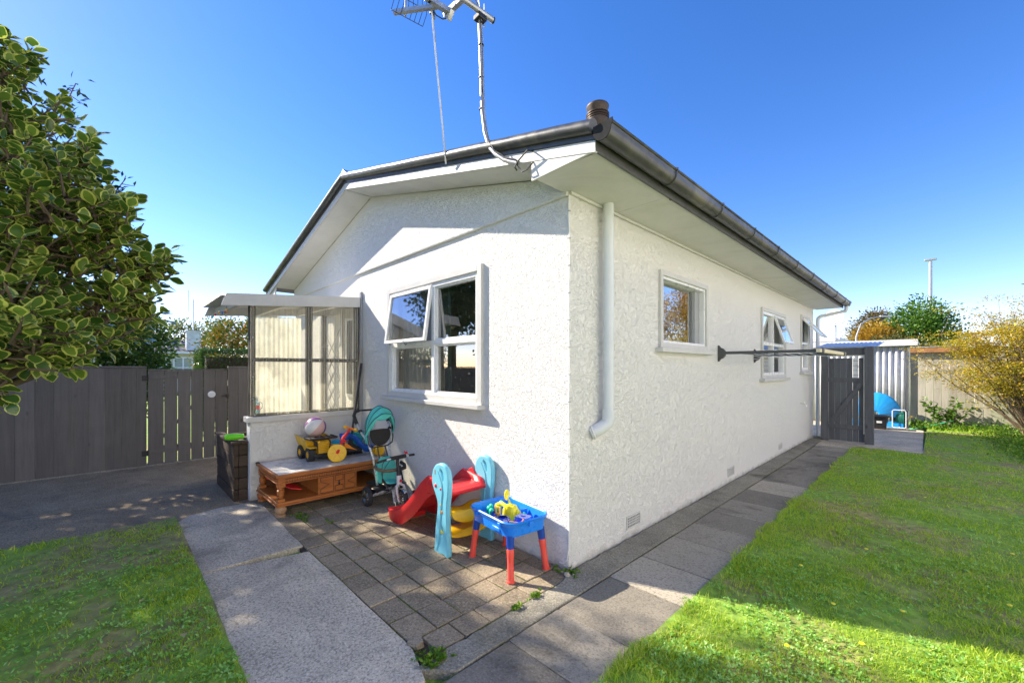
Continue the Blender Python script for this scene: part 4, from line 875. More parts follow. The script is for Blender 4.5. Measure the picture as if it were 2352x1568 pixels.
l2 = thing('street_light', 'curved arm street light arching over the orange trees', 'street light', (-1.15, 26.1, 0))
part('pole', MB().tube([(0, 0, 0), (0, 0, 2.4), (0.03, 0.03, 3.2), (0.2, 0.2, 3.85), (0.55, 0.55, 4.15), (0.95, 0.95, 4.25)], [0.05, 0.045, 0.035, 0.03, 0.028, 0.022], 10), M['galv'], l2); part('lamp_head', MB().box(-0.3, 0.3, -0.07, 0.07, -0.04, 0.04, Matrix.Translation((1.12, 1.12, 4.26)) @ Matrix.Rotation(R(45), 4, 'Z')), M['galv'], l2, bevel=0.02)
# ------------------------------------------------------------ leaves
def rot_from(d, roll, rg):
    """arrays: d (n,3) leaf axis; returns side s and normal n"""
    d = d / np.linalg.norm(d, axis=1, keepdims=True)
    ref = np.tile([0, 0, 1.0], (len(d), 1)); s = np.cross(d, ref); l = np.linalg.norm(s, axis=1, keepdims=True); s = np.where(l < 1e-3, [1.0, 0, 0], s / np.maximum(l, 1e-6)); n = np.cross(s, d)
    c = np.cos(roll)[:, None]; k = np.sin(roll)[:, None]; return d, s * c + n * k, n * c - s * k
def small_leaves(name, P, D_, L, W, m, parent, rg, fold=0.25, roll=0.9, kind=None):
    n = len(P); d, s, nn = rot_from(D_, rg.normal(0, roll, n), rg); L = L * rg.uniform(0.65, 1.3, n)[:, None]; W = W * rg.uniform(0.7, 1.25, n)[:, None]
    V = np.empty((n, 4, 3)); V[:, 0] = P; V[:, 1] = P + d * L * 0.45 + s * W * 0.5 + nn * W * fold; V[:, 2] = P + d * L; V[:, 3] = P + d * L * 0.45 - s * W * 0.5 + nn * W * fold
    b = np.arange(n)[:, None] * 4; F = np.concatenate([b + [0, 1, 2], b + [0, 2, 3]], 0)
    me = npmesh(name, V.reshape(-1, 3), F); o = bpy.data.objects.new(name, me); COL.objects.link(o); me.materials.append(m)
    if parent: o.parent = parent
    return o
def crown_points(blobs, nclump, per, cr, rg, flat=1.0, shell=0.75):
    """blobs: (x,y,z,rx,ry,rz). clumps on the blobs' outer shells, leaves round each clump -> gaps and light and dark masses"""
    w_ = np.array([b[3] * b[5] for b in blobs]); w_ /= w_.sum(); C = []
    for k in rg.choice(len(blobs), nclump, p=w_):
        b = blobs[k]; v = rg.normal(size=3); v /= np.linalg.norm(v); r = rg.uniform(shell, 1.0) ** 0.5 if rg.random() > 0.2 else rg.uniform(0.3, 0.9)
        C.append((b[0] + v[0] * b[3] * r, b[1] + v[1] * b[4] * r, b[2] + v[2] * b[5] * r, v[0], v[1], v[2]))
    C = np.array(C); n = nclump * per; idx = np.repeat(np.arange(nclump), per); off = rg.normal(size=(n, 3)) * cr * 0.5; off[:, 2] *= flat
    P = C[idx, :3] + off; dd = off / (np.linalg.norm(off, axis=1, keepdims=True) + 1e-6) + C[idx, 3:] * 0.8 + rg.normal(size=(n, 3)) * 0.5; dd[:, 2] += 0.1; return P, dd, C
def limbs(base, blobs, rg, r0=0.09, spread=10, m=None, parent=None, C=None, twigs=40, name='trunk'):
    base = np.array(base, float); top = np.array([np.mean([b[0] for b in blobs]), np.mean([b[1] for b in blobs]), np.mean([b[2] for b in blobs])])
    mb = MB(); fork = base * 0.55 + top * 0.45; pts = [tuple(base), tuple(base * .7 + fork * .3 + rg.normal(0, .03, 3)), tuple(fork)]
    mb.tube(pts, [r0 * 1.25, r0, r0 * .8], 9)
    for b in blobs[:spread]:
        e = np.array(b[:3]); mid = fork * .5 + e * .5 + rg.normal(0, .08, 3) * b[3]; mb.tube([tuple(fork), tuple(mid), tuple(e)], [r0 * .6, r0 * .38, r0 * .16], 7)
    if C is not None:
        for k in rg.choice(len(C), min(twigs, len(C)), replace=False):
            c = C[k, :3]; bl_ = min(blobs, key=lambda b: (b[0] - c[0]) ** 2 + (b[1] - c[1]) ** 2 + (b[2] - c[2]) ** 2); e = np.array(bl_[:3]); mb.tube([tuple(e), tuple((e + c) / 2 + rg.normal(0, .04, 3)), tuple(c)], [r0 * .16, r0 * .10, r0 * .04], 5)
    return part(name, mb, m or M['bark'], parent, smooth=60, fix=False)
def tree(name, label, base, blobs, nclump, per, cr, L, W, m, seed, cat='tree', r0=0.09, twigs=40, group=None, bark=None, flat=0.8, shell=0.75):
    rg = np.random.default_rng(seed); t = thing(name, label, cat, base, group=group); b0 = np.array(base)
    bl_ = [(b[0] - b0[0], b[1] - b0[1], b[2] - b0[2], b[3], b[4], b[5]) for b in blobs]
    P, dd, C = crown_points(bl_, nclump, per, cr, rg, flat, shell); keep = P[:, 2] + b0[2] > 0.05
    small_leaves('crown', P[keep], dd[keep], L, W, m, t, rg); limbs((0, 0, 0), bl_, rg, r0, m=bark, parent=t, C=C, twigs=twigs); return t
G1 = m_leaf('leaf_deep_green', [(0.2, (0.012, 0.035, 0.010)), (0.5, (0.03, 0.075, 0.018)), (0.8, (0.06, 0.12, 0.028))], 0.25)
G2 = m_leaf('leaf_bright_green', [(0.2, (0.05, 0.12, 0.012)), (0.5, (0.10, 0.22, 0.02)), (0.8, (0.18, 0.32, 0.04))], 0.35)
GC = m_leaf('leaf_camellia', [(0.2, (0.03, 0.08, 0.015)), (0.5, (0.07, 0.15, 0.025)), (0.85, (0.14, 0.25, 0.04))], 0.3)
GO = m_leaf('leaf_orange_autumn', [(0.2, (0.30, 0.15, 0.015)), (0.5, (0.50, 0.28, 0.03)), (0.8, (0.60, 0.42, 0.06))], 0.4)
GG = m_leaf('leaf_golden', [(0.15, (0.22, 0.25, 0.02)), (0.4, (0.46, 0.40, 0.03)), (0.6, (0.60, 0.45, 0.03)), (0.85, (0.52, 0.25, 0.04))], 0.35)
GP = m_leaf('leaf_photinia', [(0.2, (0.05, 0.10, 0.012)), (0.5, (0.13, 0.20, 0.02)), (0.68, (0.34, 0.20, 0.02)), (0.85, (0.50, 0.12, 0.03))], 0.35)
GH = m_leaf('leaf_hedge', [(0.2, (0.03, 0.08, 0.015)), (0.8, (0.12, 0.22, 0.05))], 0.2, 0.3, spec=0.8)
GM = m_leaf('leaf_fresh', [(0.2, (0.06, 0.16, 0.01)), (0.5, (0.14, 0.30, 0.02)), (0.8, (0.30, 0.42, 0.04))], 0.4)

# trees over the left fence
tree('camellia_tree', 'dense dark green bushy tree behind the left fence beside the white gate sign', (-7.7, -2.35, 0), [(-7.6, -2.55, 1.95, .7, .75, .75), (-7.5, -2.1, 1.8, .42, .36, .62), (-7.7, -3.3, 2.2, .7, .8, .9), (-7.55, -2.25, 1.3, .45, .45, .6)], 330, 46, 0.22, 0.075, 0.042, GC, 31, r0=0.07)
tree('photinia_hedge', 'orange tipped photinia hedge left of the porch screen beyond the fence', (-12.2, 0.3, 0), [(-12.1, 0.05, 2.15, .6, .65, .72), (-12.3, 0.9, 2.2, .6, .7, .9), (-12.5, -0.2, 1.5, .5, .5, .9), (-12.2, 1.7, 2.2, .6, .7, .8)], 420, 34, 0.2, 0.07, 0.038, GP, 32, cat='hedge', r0=0.05)
def clipped_hedge():
    rg = np.random.default_rng(33); t = thing('clipped_hedge', 'low clipped glossy green hedge in front of the orange tipped hedge', 'hedge', (-9.7, 0.4, 0)); n = 26000
    u = rg.random((n, 3)); P = np.stack([(u[:, 0] - .5) * 0.9, (u[:, 1] - .5) * 2.75, 0.1 + u[:, 2] * 1.80], 1); side = rg.integers(0, 3, n)
    P[side == 0, 2] = 1.88 + rg.normal(0, .02, (side == 0).sum()); P[side == 1, 0] = 0.45 + rg.normal(0, .02, (side == 1).sum()); P[side == 2, 1] = -1.38 + rg.normal(0, .02, (side == 2).sum())
    D2 = rg.normal(size=(n, 3)) * .7; D2[side == 0, 2] += 1; D2[side == 1, 0] += 1; D2[side == 2, 1] -= 1
    small_leaves('crown', P, D2, 0.045, 0.028, GH, t, rg); part('trunk', MB().tube([(0, 0, 0), (0, 0, 1.5)], 0.04, 7).box(-.36, .36, -1.25, 1.3, 0.3, 1.75), M['bark'], t, smooth=0)
clipped_hedge()
tree('pale_tree', 'pale olive tree behind the neighbour chimney', (-36, -0.6, 0), [(-35.7, 1.2, 3.7, 1.1, 1.3, 0.95), (-36, -1.6, 3.9, 1.3, 1.6, 1.3), (-36, 3.6, 3.8, 1.3, 1.8, 1.2)], 220, 26, 0.6, 0.22, 0.12, m_leaf('leaf_olive', [(0.2, (0.14, 0.16, 0.05)), (0.8, (0.36, 0.38, 0.18))], .3), 34, r0=0.2)
# unseen big trees to the left of the photo whose shade falls over the yard
tree('shade_tree', 'tall dark tree beyond the left fence, left of the variegated shrub', (-9.0, -5.4, 0), [(-8.8, -5.6, 5.0, 1.7, 1.5, 1.7), (-9.0, -5.25, 5.6, 1.2, 1.0, 1.1), (-8.8, -6.6, 4.2, 1.5, 1.6, 1.6), (-9.1, -5.7, 6.6, .9, .8, .8), (-8.6, -5.0, 3.7, 1.1, 1.0, 1.2), (-9.0, -4.15, 5.2, .9, .42, .6), (-9.0, -4.95, 7.6, .8, .5, .6)], 520, 40, 0.42, 0.13, 0.08, G1, 35, r0=0.16, shell=0.5)
tree('shade_tree', 'second tall dark tree further left beyond the fence', (-8.3, -9.2, 0), [(-8.3, -9.0, 4.4, 1.9, 2.1, 2.2), (-8.2, -7.6, 3.2, 1.3, 1.5, 1.5), (-8.4, -9.5, 6.3, 1.4, 1.5, 1.3)], 420, 40, 0.45, 0.14, 0.08, G1, 36, r0=0.16, shell=0.5)
# right hand background
tree('green_tree', 'bright green tree beneath the tall light column', (1.15, 31.5, 0), [(0.9, 31, 3.3, 1.1, 1, 1.3), (1.35, 32.2, 4.7, .7, .7, 1.15), (1.9, 33, 3.6, .9, .9, 1.2), (0.35, 31.0, 2.6, .7, .8, .8), (1.0, 31.5, 4.2, .9, .9, .9), (2.6, 33, 2.8, .9, .9, .9)], 330, 30, 0.5, 0.17, 0.10, G2, 41, r0=0.15)
tree('orange_tree', 'pale orange autumn tree behind the curved street light', (-0.7, 30.2, 0), [(-0.7, 30.2, 3.2, .8, .8, .85), (-1.2, 30, 2.7, .6, .6, .7), (-.1, 30.8, 2.7, .8, .8, .8)], 240, 30, 0.45, 0.16, 0.09, GO, 42, r0=0.12)
tree('brown_tree', 'brownish treetop standing behind the pale orange tree', (-1.4, 38, 0), [(-1.6, 38, 4.4, .9, .9, .9), (-1.2, 38, 5.0, .7, .7, .55), (-2.0, 38, 3.7, .8, .8, .9)], 150, 26, 0.5, 0.18, 0.1, m_leaf('leaf_brown', [(0.2, (0.10, 0.08, 0.03)), (0.8, (0.30, 0.22, 0.08))], .3), 43, r0=0.15)
tree('orange_bush', 'small orange green bush beside the satellite dish roof', (-1.6, 27, 0), [(-1.35, 27, 2.45, .45, .45, .55), (-1.9, 26.8, 2.2, .5, .5, .6)], 110, 26, 0.3, 0.13, 0.08, GP, 44, cat='bush')
tree('olive_bush', 'dull olive bush between the orange and green trees', (0.2, 27.5, 0), [(0.1, 27.5, 2.5, .75, .7, .65), (1.0, 27.9, 2.2, .6, .6, .6)], 130, 26, 0.35, 0.13, 0.08, m_leaf('leaf_dull', [(0.2, (0.08, 0.09, 0.02)), (0.8, (0.24, 0.22, 0.06))], .3), 45, cat='bush')
tree('yellow_tree', 'tall golden yellow tree at the right edge above the paling fence', (6.0, 16.0, 0), [(5.6, 15.6, 3.7, 1.5, 1.4, 1.2), (5.0, 16.0, 4.4, .9, .9, .7), (6.6, 16, 3.3, 1.4, 1.4, 1.4), (4.7, 15.4, 3.3, .75, .8, .8)], 420, 36, 0.34, 0.09, 0.055, GO, 46, r0=0.12)
tree('yellow_tree', 'second golden yellow tree mirrored in the side windows', (9.5, 14.6, 0), [(9.4, 14.5, 3.0, 1.6, 1.5, 1.5), (10.9, 14, 3.2, 1.4, 1.4, 1.3), (8.3, 15.2, 3.2, 1.2, 1.2, 1.4)], 420, 36, 0.36, 0.1, 0.06, GO, 47, r0=0.12)
tree('back_tree', 'green tree behind the camera at the right of the yard', (3.0, -13.0, 0), [(3, -13, 3.2, 1.8, 1.8, 1.8), (2.2, -12.6, 2.5, 1.2, 1.2, 1.3)], 220, 34, 0.5, 0.14, 0.08, G1, 48, r0=0.12)

# golden shrub against the paling fence: vase of bare stems, layered sprays of small leaves
def golden_shrub():
    rg = np.random.default_rng(51); b0 = np.array((3.34, 11.2, 0)); t = thing('golden_shrub', 'large golden brown shrub with bare twisting stems at the right edge', 'shrub', tuple(b0))
    tips = []; mb = MB()
    for k in range(64):
        a = rg.uniform(0, 2 * math.pi); r = rg.uniform(0.35, 1.55) * (1.0 if math.cos(a) < 0 else .95); z = 2.75 - 0.52 * (r / 1.5) ** 2 - rg.uniform(0, 1.15) * (0.35 + r / 2.2)
        e = np.array((r * math.cos(a) * 1.12 - 0.12, r * math.sin(a) * 0.8, z)); p0 = np.array((rg.normal(0, .09), rg.normal(0, .09), 0)); m1 = p0 * .7 + e * np.array((.30, .30, .35)) + rg.normal(0, .05, 3); m2 = p0 * .3 + e * np.array((.68, .68, .72)) + rg.normal(0, .06, 3)
        mb.tube([tuple(p0), tuple(m1), tuple(m2), tuple(e)], [.026, .017, .010, .004], 6); tips.append((m2 * .35 + e * .65, e)); tips.append((e, e + rg.normal(0, .1, 3)))
        for j in range(6):
            q0 = m1 + (m2 - m1) * rg.random() if j < 3 else m2 + (e - m2) * rg.random(); q1 = q0 + rg.normal(0, .16, 3) + e * .06; mb.tube([tuple(q0), tuple((q0 + q1) / 2 + rg.normal(0, .02, 3)), tuple(q1)], [.006, .004, .002], 5); tips.append((q1, q1))
    part('trunk', mb, M['twig'], t, smooth=60, fix=False); P = []; DD = []
    for c, e in tips:
        m_ = int(rg.uniform(60, 125)) if c[2] > 0.95 else int(rg.uniform(15, 60)); off = rg.normal(size=(m_, 3)) * (0.13, 0.13, 0.036); P.append(c + off); DD.append(off * (1, 1, .6) + rg.normal(size=(m_, 3)) * .06)
    P = np.concatenate(P); DD = np.concatenate(DD); small_leaves('crown', P, DD, 0.042, 0.024, GG, t, rg, roll=.7)
golden_shrub()

# ------------------------------------------------------------ big variegated shrub in front of the left fence
VL = m_leaf('variegated_leaf', [(0.2, (0.045, 0.105, 0.018)), (0.55, (0.095, 0.175, 0.027)), (0.85, (0.19, 0.28, 0.045))], 0.28, 0.24, 'edge', (0.50, 0.54, 0.12), spec=0.6)
def big_leaves(name, P, D_, L, W, m, parent, rg, rolls):
    n = len(P); d, s, nn = rot_from(D_, rolls, rg); NR, NC = 7, 5; out = np.empty((n, NR, NC, 3)); ed = np.zeros((n, NR, NC)); L = L * rg.uniform(.5, 1.25, n); W = W * rg.uniform(.8, 1.2, n); curl = rg.uniform(-0.25, 0.55, n); cup = rg.uniform(-0.25, 0.55, n); wav = rg.uniform(0, 6.28, n)
    prof = [0.10, 0.50, 0.86, 1.0, 0.93, 0.62, 0.10]
    for i in range(NR):
        u = i / (NR - 1); uu = 0.0 if i == 0 else u
        for j in range(NC):
            v = (j - 2) / 2.0; wv = prof[i] * v * .5; z = -curl * L * u * u + cup * W * (wv * 2) ** 2 * .35 + (0.05 * W * np.sin(wav + u * 9) * abs(v))
            out[:, i, j] = P + d * (L * (0.12 + 0.88 * uu) if i else L * 0.12)[:, None] + s * (W * wv)[:, None] + nn * z[:, None]; ed[:, i, j] = 1.0 if (abs(v) == 1 or i == NR - 1) else (0.34 if abs(v) == .5 and i in (1, 5) else (0.22 if abs(v) == .5 else 0.0))
    b = (np.arange(n) * NR * NC)[:, None]; q_ = np.array([[i * NC + j, i * NC + j + 1, (i + 1) * NC + j + 1, (i + 1) * NC + j] for i in range(NR - 1) for j in range(NC - 1)])
    F = (b[:, :, None] + q_[None]).reshape(-1, 4); me = npmesh(name, out.reshape(-1, 3), F, {'edge': ed.ravel()}, smooth=True); o = bpy.data.objects.new(name, me); COL.objects.link(o); me.materials.append(m); o.parent = parent; return o
def variegated():
    rg = np.random.default_rng(61); b0 = np.array((-1.95, -3.35, 0)); t = thing('variegated_shrub', 'big shrub with yellow edged green leaves filling the left edge', 'shrub', tuple(b0))
    bl_ = [(-1.15, -3.0, 1.56, .26), (-1.98, -2.92, 3.42, .16), (-2.10, -2.95, 3.02, .40), (-1.80, -2.80, 2.78, .34), (-1.58, -2.62, 2.52, .25), (-1.86, -2.86, 3.22, .15), (-1.45, -2.76, 2.10, .42), (-1.38, -2.50, 2.16, .30), (-1.36, -2.35, 2.06, .22), (-1.34, -2.25, 2.10, .12), (-1.30, -2.46, 1.84, .24), (-1.06, -2.66, 1.66, .24), (-1.02, -2.82, 1.72, .38), (-1.68, -3.06, 2.26, .60), (-1.32, -2.64, 2.34, .30), (-1.33, -2.36, 1.88, .14), (-2.3, -3.5, 2.9, .7), (-1.7, -3.9, 2.2, .7), (-2.5, -3.4, 1.8, .6), (-1.5, -3.4, 1.7, .5)]
    tot = sum(b[3] ** 2 for b in bl_); P = []; DD = []; RR = []; mb = MB(); mb.tube([(0, 0, 0), (0.03, 0.05, 0.8), (0.1, 0.2, 1.6)], [.09, .075, .05], 9)
    for b in bl_:
        c = np.array(b[:3]) - b0; mb.tube([(0.06, 0.1, 1.2), tuple(c * .6 + np.array((0.05, 0.1, 1.0)) * .4 + rg.normal(0, .04, 3)), tuple(c)], [.035, .02, .012], 6)
        for k in range(max(6, int(330 * b[3] ** 2 / tot * 4.0))):
            v = rg.normal(size=3); v[2] = v[2] * .8 + .15; v /= np.linalg.norm(v); inner = rg.random() < .25; r = b[3] * (rg.uniform(.35, .8) if inner else rg.uniform(.78, 1.16)); tip = c + v * r; ax = v + np.array((0, 0, .55)) + rg.normal(0, .3, 3); ax /= np.linalg.norm(ax)
            mb.tube([tuple(tip - ax * .16 - v * .05), tuple(tip - ax * .06), tuple(tip)], [.006, .005, .003], 5)
            a_ = np.cross(ax, (0.3, .2, .9)); a_ /= np.linalg.norm(a_); b_ = np.cross(ax, a_); m_ = rg.integers(6, 10)
            for j in range(m_):
                an_ = j * 2.4 + rg.uniform(-.3, .3); up_ = 1 - j / m_; side = a_ * math.cos(an_) + b_ * math.sin(an_); dirv = side * (0.55 + 0.6 * (1 - up_)) + ax * (0.25 + 0.8 * up_ * rg.uniform(.5, 1.2)); P.append(tip - ax * 0.13 * (1 - up_)); DD.append(dirv); RR.append(rg.normal(0, .35))
    big_leaves('foliage', np.array(P), np.array(DD), 0.083, 0.055, VL, t, rg, np.array(RR)); part('stem', mb, M['bark'], t, smooth=60, fix=False); print('var leaves', len(P)); return t
variegated()
def dark_sprigs():
    """a darker pointed leaved bush grows up behind the variegated one"""
    rg = np.random.default_rng(62); b0 = np.array((-3.1, -3.4, 0)); t = thing('pointed_leaf_bush', 'dark bush whose pointed leaf sprays poke out behind the variegated shrub', 'bush', tuple(b0)); P = []; DD = []; mb = MB()
    ends = [(-2.79, -2.62, 3.72), (-2.70, -2.70, 3.50), (-2.95, -2.85, 3.85), (-2.49, -2.34, 2.97), (-2.55, -2.42, 2.80), (-2.42, -2.36, 2.72), (-2.6, -2.7, 3.2), (-2.9, -2.9, 3.4), (-2.5, -2.6, 2.5), (-2.45, -2.3, 2.45), (-2.85, -3.0, 3.0), (-3.0, -3.2, 2.4), (-2.7, -2.9, 2.2), (-2.4, -2.55, 2.0), (-2.75, -2.75, 2.8), (-3.2, -3.6, 3.1), (-3.4, -3.3, 2.7)]
    for e in ends:
        e = np.array(e) - b0; m1 = e * (.35, .35, .55); mb.tube([(0, 0, 0), tuple(m1), tuple(e)], [.03, .016, .003], 6)
        for k in range(60):
            u = rg.uniform(.62, 1.0); p = m1 * (1 - u) * 1.6 * (u < 1) * 0 + e - (e - m1) * (1 - u) * .9; q0 = p + rg.normal(0, .02, 3); dv = (e - m1) / np.linalg.norm(e - m1) * .6 + rg.normal(0, .6, 3)
            off = rg.normal(0, .07, 3) * (1.25 - u) * 2; P.append(q0 + off); DD.append(dv)
            if k % 4 == 0: mb.tube([tuple(p), tuple(q0 + off)], [.004, .002], 5)
    small_leaves('foliage', np.array(P), np.array(DD), 0.062, 0.022, G1, t, rg); part('stem', mb, M['twig'], t, smooth=60, fix=False)
dark_sprigs()

# ------------------------------------------------------------ grass, weeds, moss (stuff)
GR = m_leaf('grass_blade', [(0.15, (0.22, 0.38, 0.03)), (0.45, (0.36, 0.54, 0.035)), (0.70, (0.52, 0.66, 0.06)), (0.92, (0.78, 0.66, 0.24))], 0.45, 0.5, gscale=1.6)
GW_ = m_leaf('weed_leaf', [(0.2, (0.18, 0.42, 0.05)), (0.5, (0.30, 0.58, 0.09)), (0.85, (0.50, 0.72, 0.26))], 0.35, 0.45, gscale=2.5)
CAMP = np.array((1.894, -2.42))
def in_lawn(x, y, edge=0.0):
    ex = 0.775 + 0.035 * (vnoise(x * 0, y, 0.22, 4) - .45) * 2 + 0.03 * vnoise(x * 0, y, 0.9, 6)
    a = (x > ex - edge) & (x < 5.3) & (y > -4.4) & (y < 11.95) & ~((x < 1.73) & (y > 7.62))
    b = (x > -3.36 + 0.03 * vnoise(x * 0, y, .3, 8)) & (x < 0.2) & (y < -1.975 + 0.03 * (vnoise(x, y * 0, .18, 9) - .4)) & (y > -5.5)
    b &= ~((x > -3.36) & (x < -3.0) & (y > -1.96 - 0.0))
    return a | b
def scatter(n, rg, power, lo, hi):
    r = lo * (hi / lo) ** (rg.random(n) ** power); a = rg.uniform(0, 2 * math.pi, n); return CAMP[0] + r * np.cos(a), CAMP[1] + r * np.sin(a), r
def height(x, y): return 0.006 + 0.028 * vnoise(x, y, .5, 3) + 0.02 * vnoise(x, y, .13, 5)
def grass():
    rg = np.random.default_rng(71); x, y, r = scatter(2300000, rg, 0.78, 0.45, 15.0)
    # keep only what the photograph's side of the yard could see from nearby viewpoints
    fw_ = np.array((-0.7176, 0.6964)); c = ((x - CAMP[0]) * fw_[0] + (y - CAMP[1]) * fw_[1]) / r; k = in_lawn(x, y) & (c > 0.38); x, y, r = x[k], y[k], r[k]
    bare = vnoise(x, y, 0.42, 21) * .6 + vnoise(x, y, .13, 22) * .4; k = rg.random(len(x)) < np.clip((np.where(x < .3, 0.62, 0.74) - bare) * 2.6, 0.08, 1.0); x, y, r = x[k], y[k], r[k]; n = len(x)
    tall = 1 + 1.4 * np.clip(vnoise(x, y, .3, 23) - .5, 0, 1); edge = (np.abs(x - 0.80) < 0.07) & (y > -2.5) & (y < 7.6); tall = np.where(edge, tall * 1.5, tall)
    rough = np.clip((y - 10.2) * .8, 0, 1) + np.clip((x - 3.0) * .8, 0, 1) * (y > 6.5); tall = tall * (1 + 3.5 * rough * rg.random(n))
    h = 0.018 * rg.uniform(.5, 1.5, n) * tall * (1 + 0.02 * r); w_ = (0.0016 + 0.0011 * r ** .8) * rg.uniform(.7, 1.3, n); a = rg.uniform(0, 6.283, n); lean = rg.uniform(.15, 1.25, n) * h; z = height(x, y)
    P = np.stack([x, y, z], 1); s = np.stack([np.cos(a), np.sin(a), a * 0], 1); b = rg.uniform(0, 6.283, n); l = np.stack([np.cos(b) * lean, np.sin(b) * lean, a * 0], 1); up = np.array((0, 0, 1.0))
    V = np.empty((n, 5, 3)); V[:, 0] = P - s * w_[:, None] * .5; V[:, 1] = P + s * w_[:, None] * .5; V[:, 2] = P + l * .38 + up * h[:, None] * .6 + s * w_[:, None] * .42; V[:, 3] = P + l * .38 + up * h[:, None] * .6 - s * w_[:, None] * .42; V[:, 4] = P + l + up * h[:, None]
    i = np.arange(n)[:, None] * 5; F = np.concatenate([i + [0, 1, 2], i + [0, 2, 3], i + [3, 2, 4]], 0); me = npmesh('grass', V.reshape(-1, 3), F); o = bpy.data.objects.new('grass', me); COL.objects.link(o); me.materials.append(GR); tag(o, 'short patchy green lawn grass on both sides of the path', 'grass', kind='stuff'); print('blades', n)
    # broad leaved lawn weeds in rosettes
    x, y, r = scatter(150000, rg, .8, .5, 11); c = ((x - CAMP[0]) * fw_[0] + (y - CAMP[1]) * fw_[1]) / r; d_ = vnoise(x, y, .5, 31) * .6 + vnoise(x, y, .17, 32) * .4 + np.where((x < 0.3) & (y < -1.9), np.clip((x + 2.6) * .08, -.1, .16) + np.clip((y + 2.25) * .5, -.02, .12), 0)
    k = in_lawn(x, y) & (c > .38) & (d_ > .55) & (rg.random(len(x)) < .7); x, y, r = x[k], y[k], r[k]; m_ = 6; n = len(x); a = rg.uniform(0, 6.283, (n, 1)) + np.arange(m_)[None] * 1.05 + rg.normal(0, .25, (n, m_)); e = rg.uniform(.15, .8, (n, m_))
    D2 = np.stack([np.cos(a) * np.cos(e), np.sin(a) * np.cos(e), np.sin(e)], 2).reshape(-1, 3); P = np.repeat(np.stack([x, y, height(x, y) + rg.uniform(.004, .018, n)], 1), m_, 0); P[:, :2] += rg.normal(0, .006, (len(P), 2))
    o = small_leaves('lawn_weeds', P, D2, 0.020, 0.011, GW_, None, rg, fold=.1, roll=.25); tag(o, 'low broad leaved weeds and clover growing through the lawn', 'weeds', kind='stuff'); print('weeds', n)
    # moss and tiny weeds in the paver joints and along the slab edges
    P = []
    for (a_, b_, y0) in cols:
        for k in range(26):
            if rg.random() < .9: P.append((b_ + rg.normal(0, .0035), rg.uniform(-1.26, -.02)))
    for j in range(7):
        for k in range(260): P.append((rg.uniform(-3.3, .06), -1.262 + .187 * j + rg.normal(0, .0028)))
    for k in range(330): P.append((rg.uniform(-.1, .09), rg.uniform(-1.28, -.05)) if k % 3 == 0 else (0.078 + rg.normal(0, .006), rg.uniform(-1.3, -.05)))
    for k in range(420): P.append((0.255 + rg.normal(0, .004), rg.uniform(-1.3, 7.6)))
    for k in range(300): P.append((0.010 + rg.normal(0, .008), rg.uniform(-.1, 7.9)))
    for k in range(260): P.append((rg.uniform(-3.3, .1), -1.28 + rg.normal(0, .004)))
    P = np.array(P); kk = vnoise(P[:, 0], P[:, 1], .35, 41) > .36; P = P[kk]; n = len(P); m_ = 7; Q = np.repeat(np.concatenate([P, np.full((n, 1), .001)], 1), m_, 0); Q += rg.normal(0, .0045, Q.shape) * (1, 1, .25); D2 = rg.normal(size=(n * m_, 3)); D2[:, 2] = abs(D2[:, 2]) + .3
    o = small_leaves('moss', Q, D2, 0.0085, 0.005, M['moss'], None, rg, roll=.5); tag(o, 'yellow green moss and tiny weeds in the paver joints', 'moss', kind='stuff')
    # larger weed tufts: under the wooden table, at the missing paver, by the house corner
    P = []; 
    for (cx_, cy_, n_, sx, sy) in ((-2.52, -1.06, 26, .07, .03), (0.11, -1.245, 50, .03, .04), (0.03, -0.03, 30, .05, .03), (0.072, -.45, 16, .012, .03), (.076, -.62, 14, .01, .02), (-2.2, -.9, 4, .02, .02)):
        for k in range(n_): P.append((cx_ + rg.normal(0, sx), cy_ + rg.normal(0, sy)))
    P = np.array(P); n = len(P); m_ = 5; Q = np.repeat(np.concatenate([P, rg.uniform(.004, .03, (n, 1))], 1), m_, 0); D2 = rg.normal(size=(n * m_, 3)); D2[:, 2] = abs(D2[:, 2]) * .5 + .25; o = small_leaves('paving_weeds', Q, D2, .024, .016, GM, None, rg); tag(o, 'bright green weed tufts beside the table leg and the missing paver', 'weeds', kind='stuff')
    # undergrowth along the paling fence and the right border
    P = []; 
    for k in range(3600): P.append((rg.uniform(1.45, 3.3), rg.normal(11.8, .13), abs(rg.normal(0, .09)) + .02))
    for k in range(3200): u = rg.random(); P.append((2.9 + rg.normal(0, .22) + .25 * u, 11.4 - 4.2 * u, abs(rg.normal(0, .10)) + .02))
    P = np.array(P); P = P[P[:, 1] < 11.98]; D2 = rg.normal(size=(len(P), 3)); D2[:, 2] += .5; o = small_leaves('undergrowth', P, D2, .055, .026, GM, None, rg); tag(o, 'bright green undergrowth along the foot of the paling fence', 'undergrowth', kind='stuff')
grass()
def tall_weed():
    rg = np.random.default_rng(81); t = thing('tall_weed', 'tall leafy weed growing against the paling fence above the loose hose', 'weed', (2.02, 11.86, 0)); mb = MB(); P = []; DD = []
    for k in range(9):
        a = rg.uniform(0, 6.28); h = rg.uniform(.45, .85); e = np.array((rg.uniform(-.45, .5), -abs(rg.normal(0, .08)), h)); mb.tube([(0, 0, 0), tuple(e * (.4, .4, .6)), tuple(e)], [.008, .006, .003], 5)
        for j in range(34): u = rg.uniform(.35, 1.05); P.append(e * (u * .9, u * .9, u) + rg.normal(0, .035, 3)); DD.append((rg.normal(), -.4 + rg.normal() * .5, rg.normal() * .4 + .2))
    small_leaves('foliage', np.array(P), np.array(DD), .10, .055, G2, t, rg); part('stem', mb, M['twig'], t, fix=False)
tall_weed()
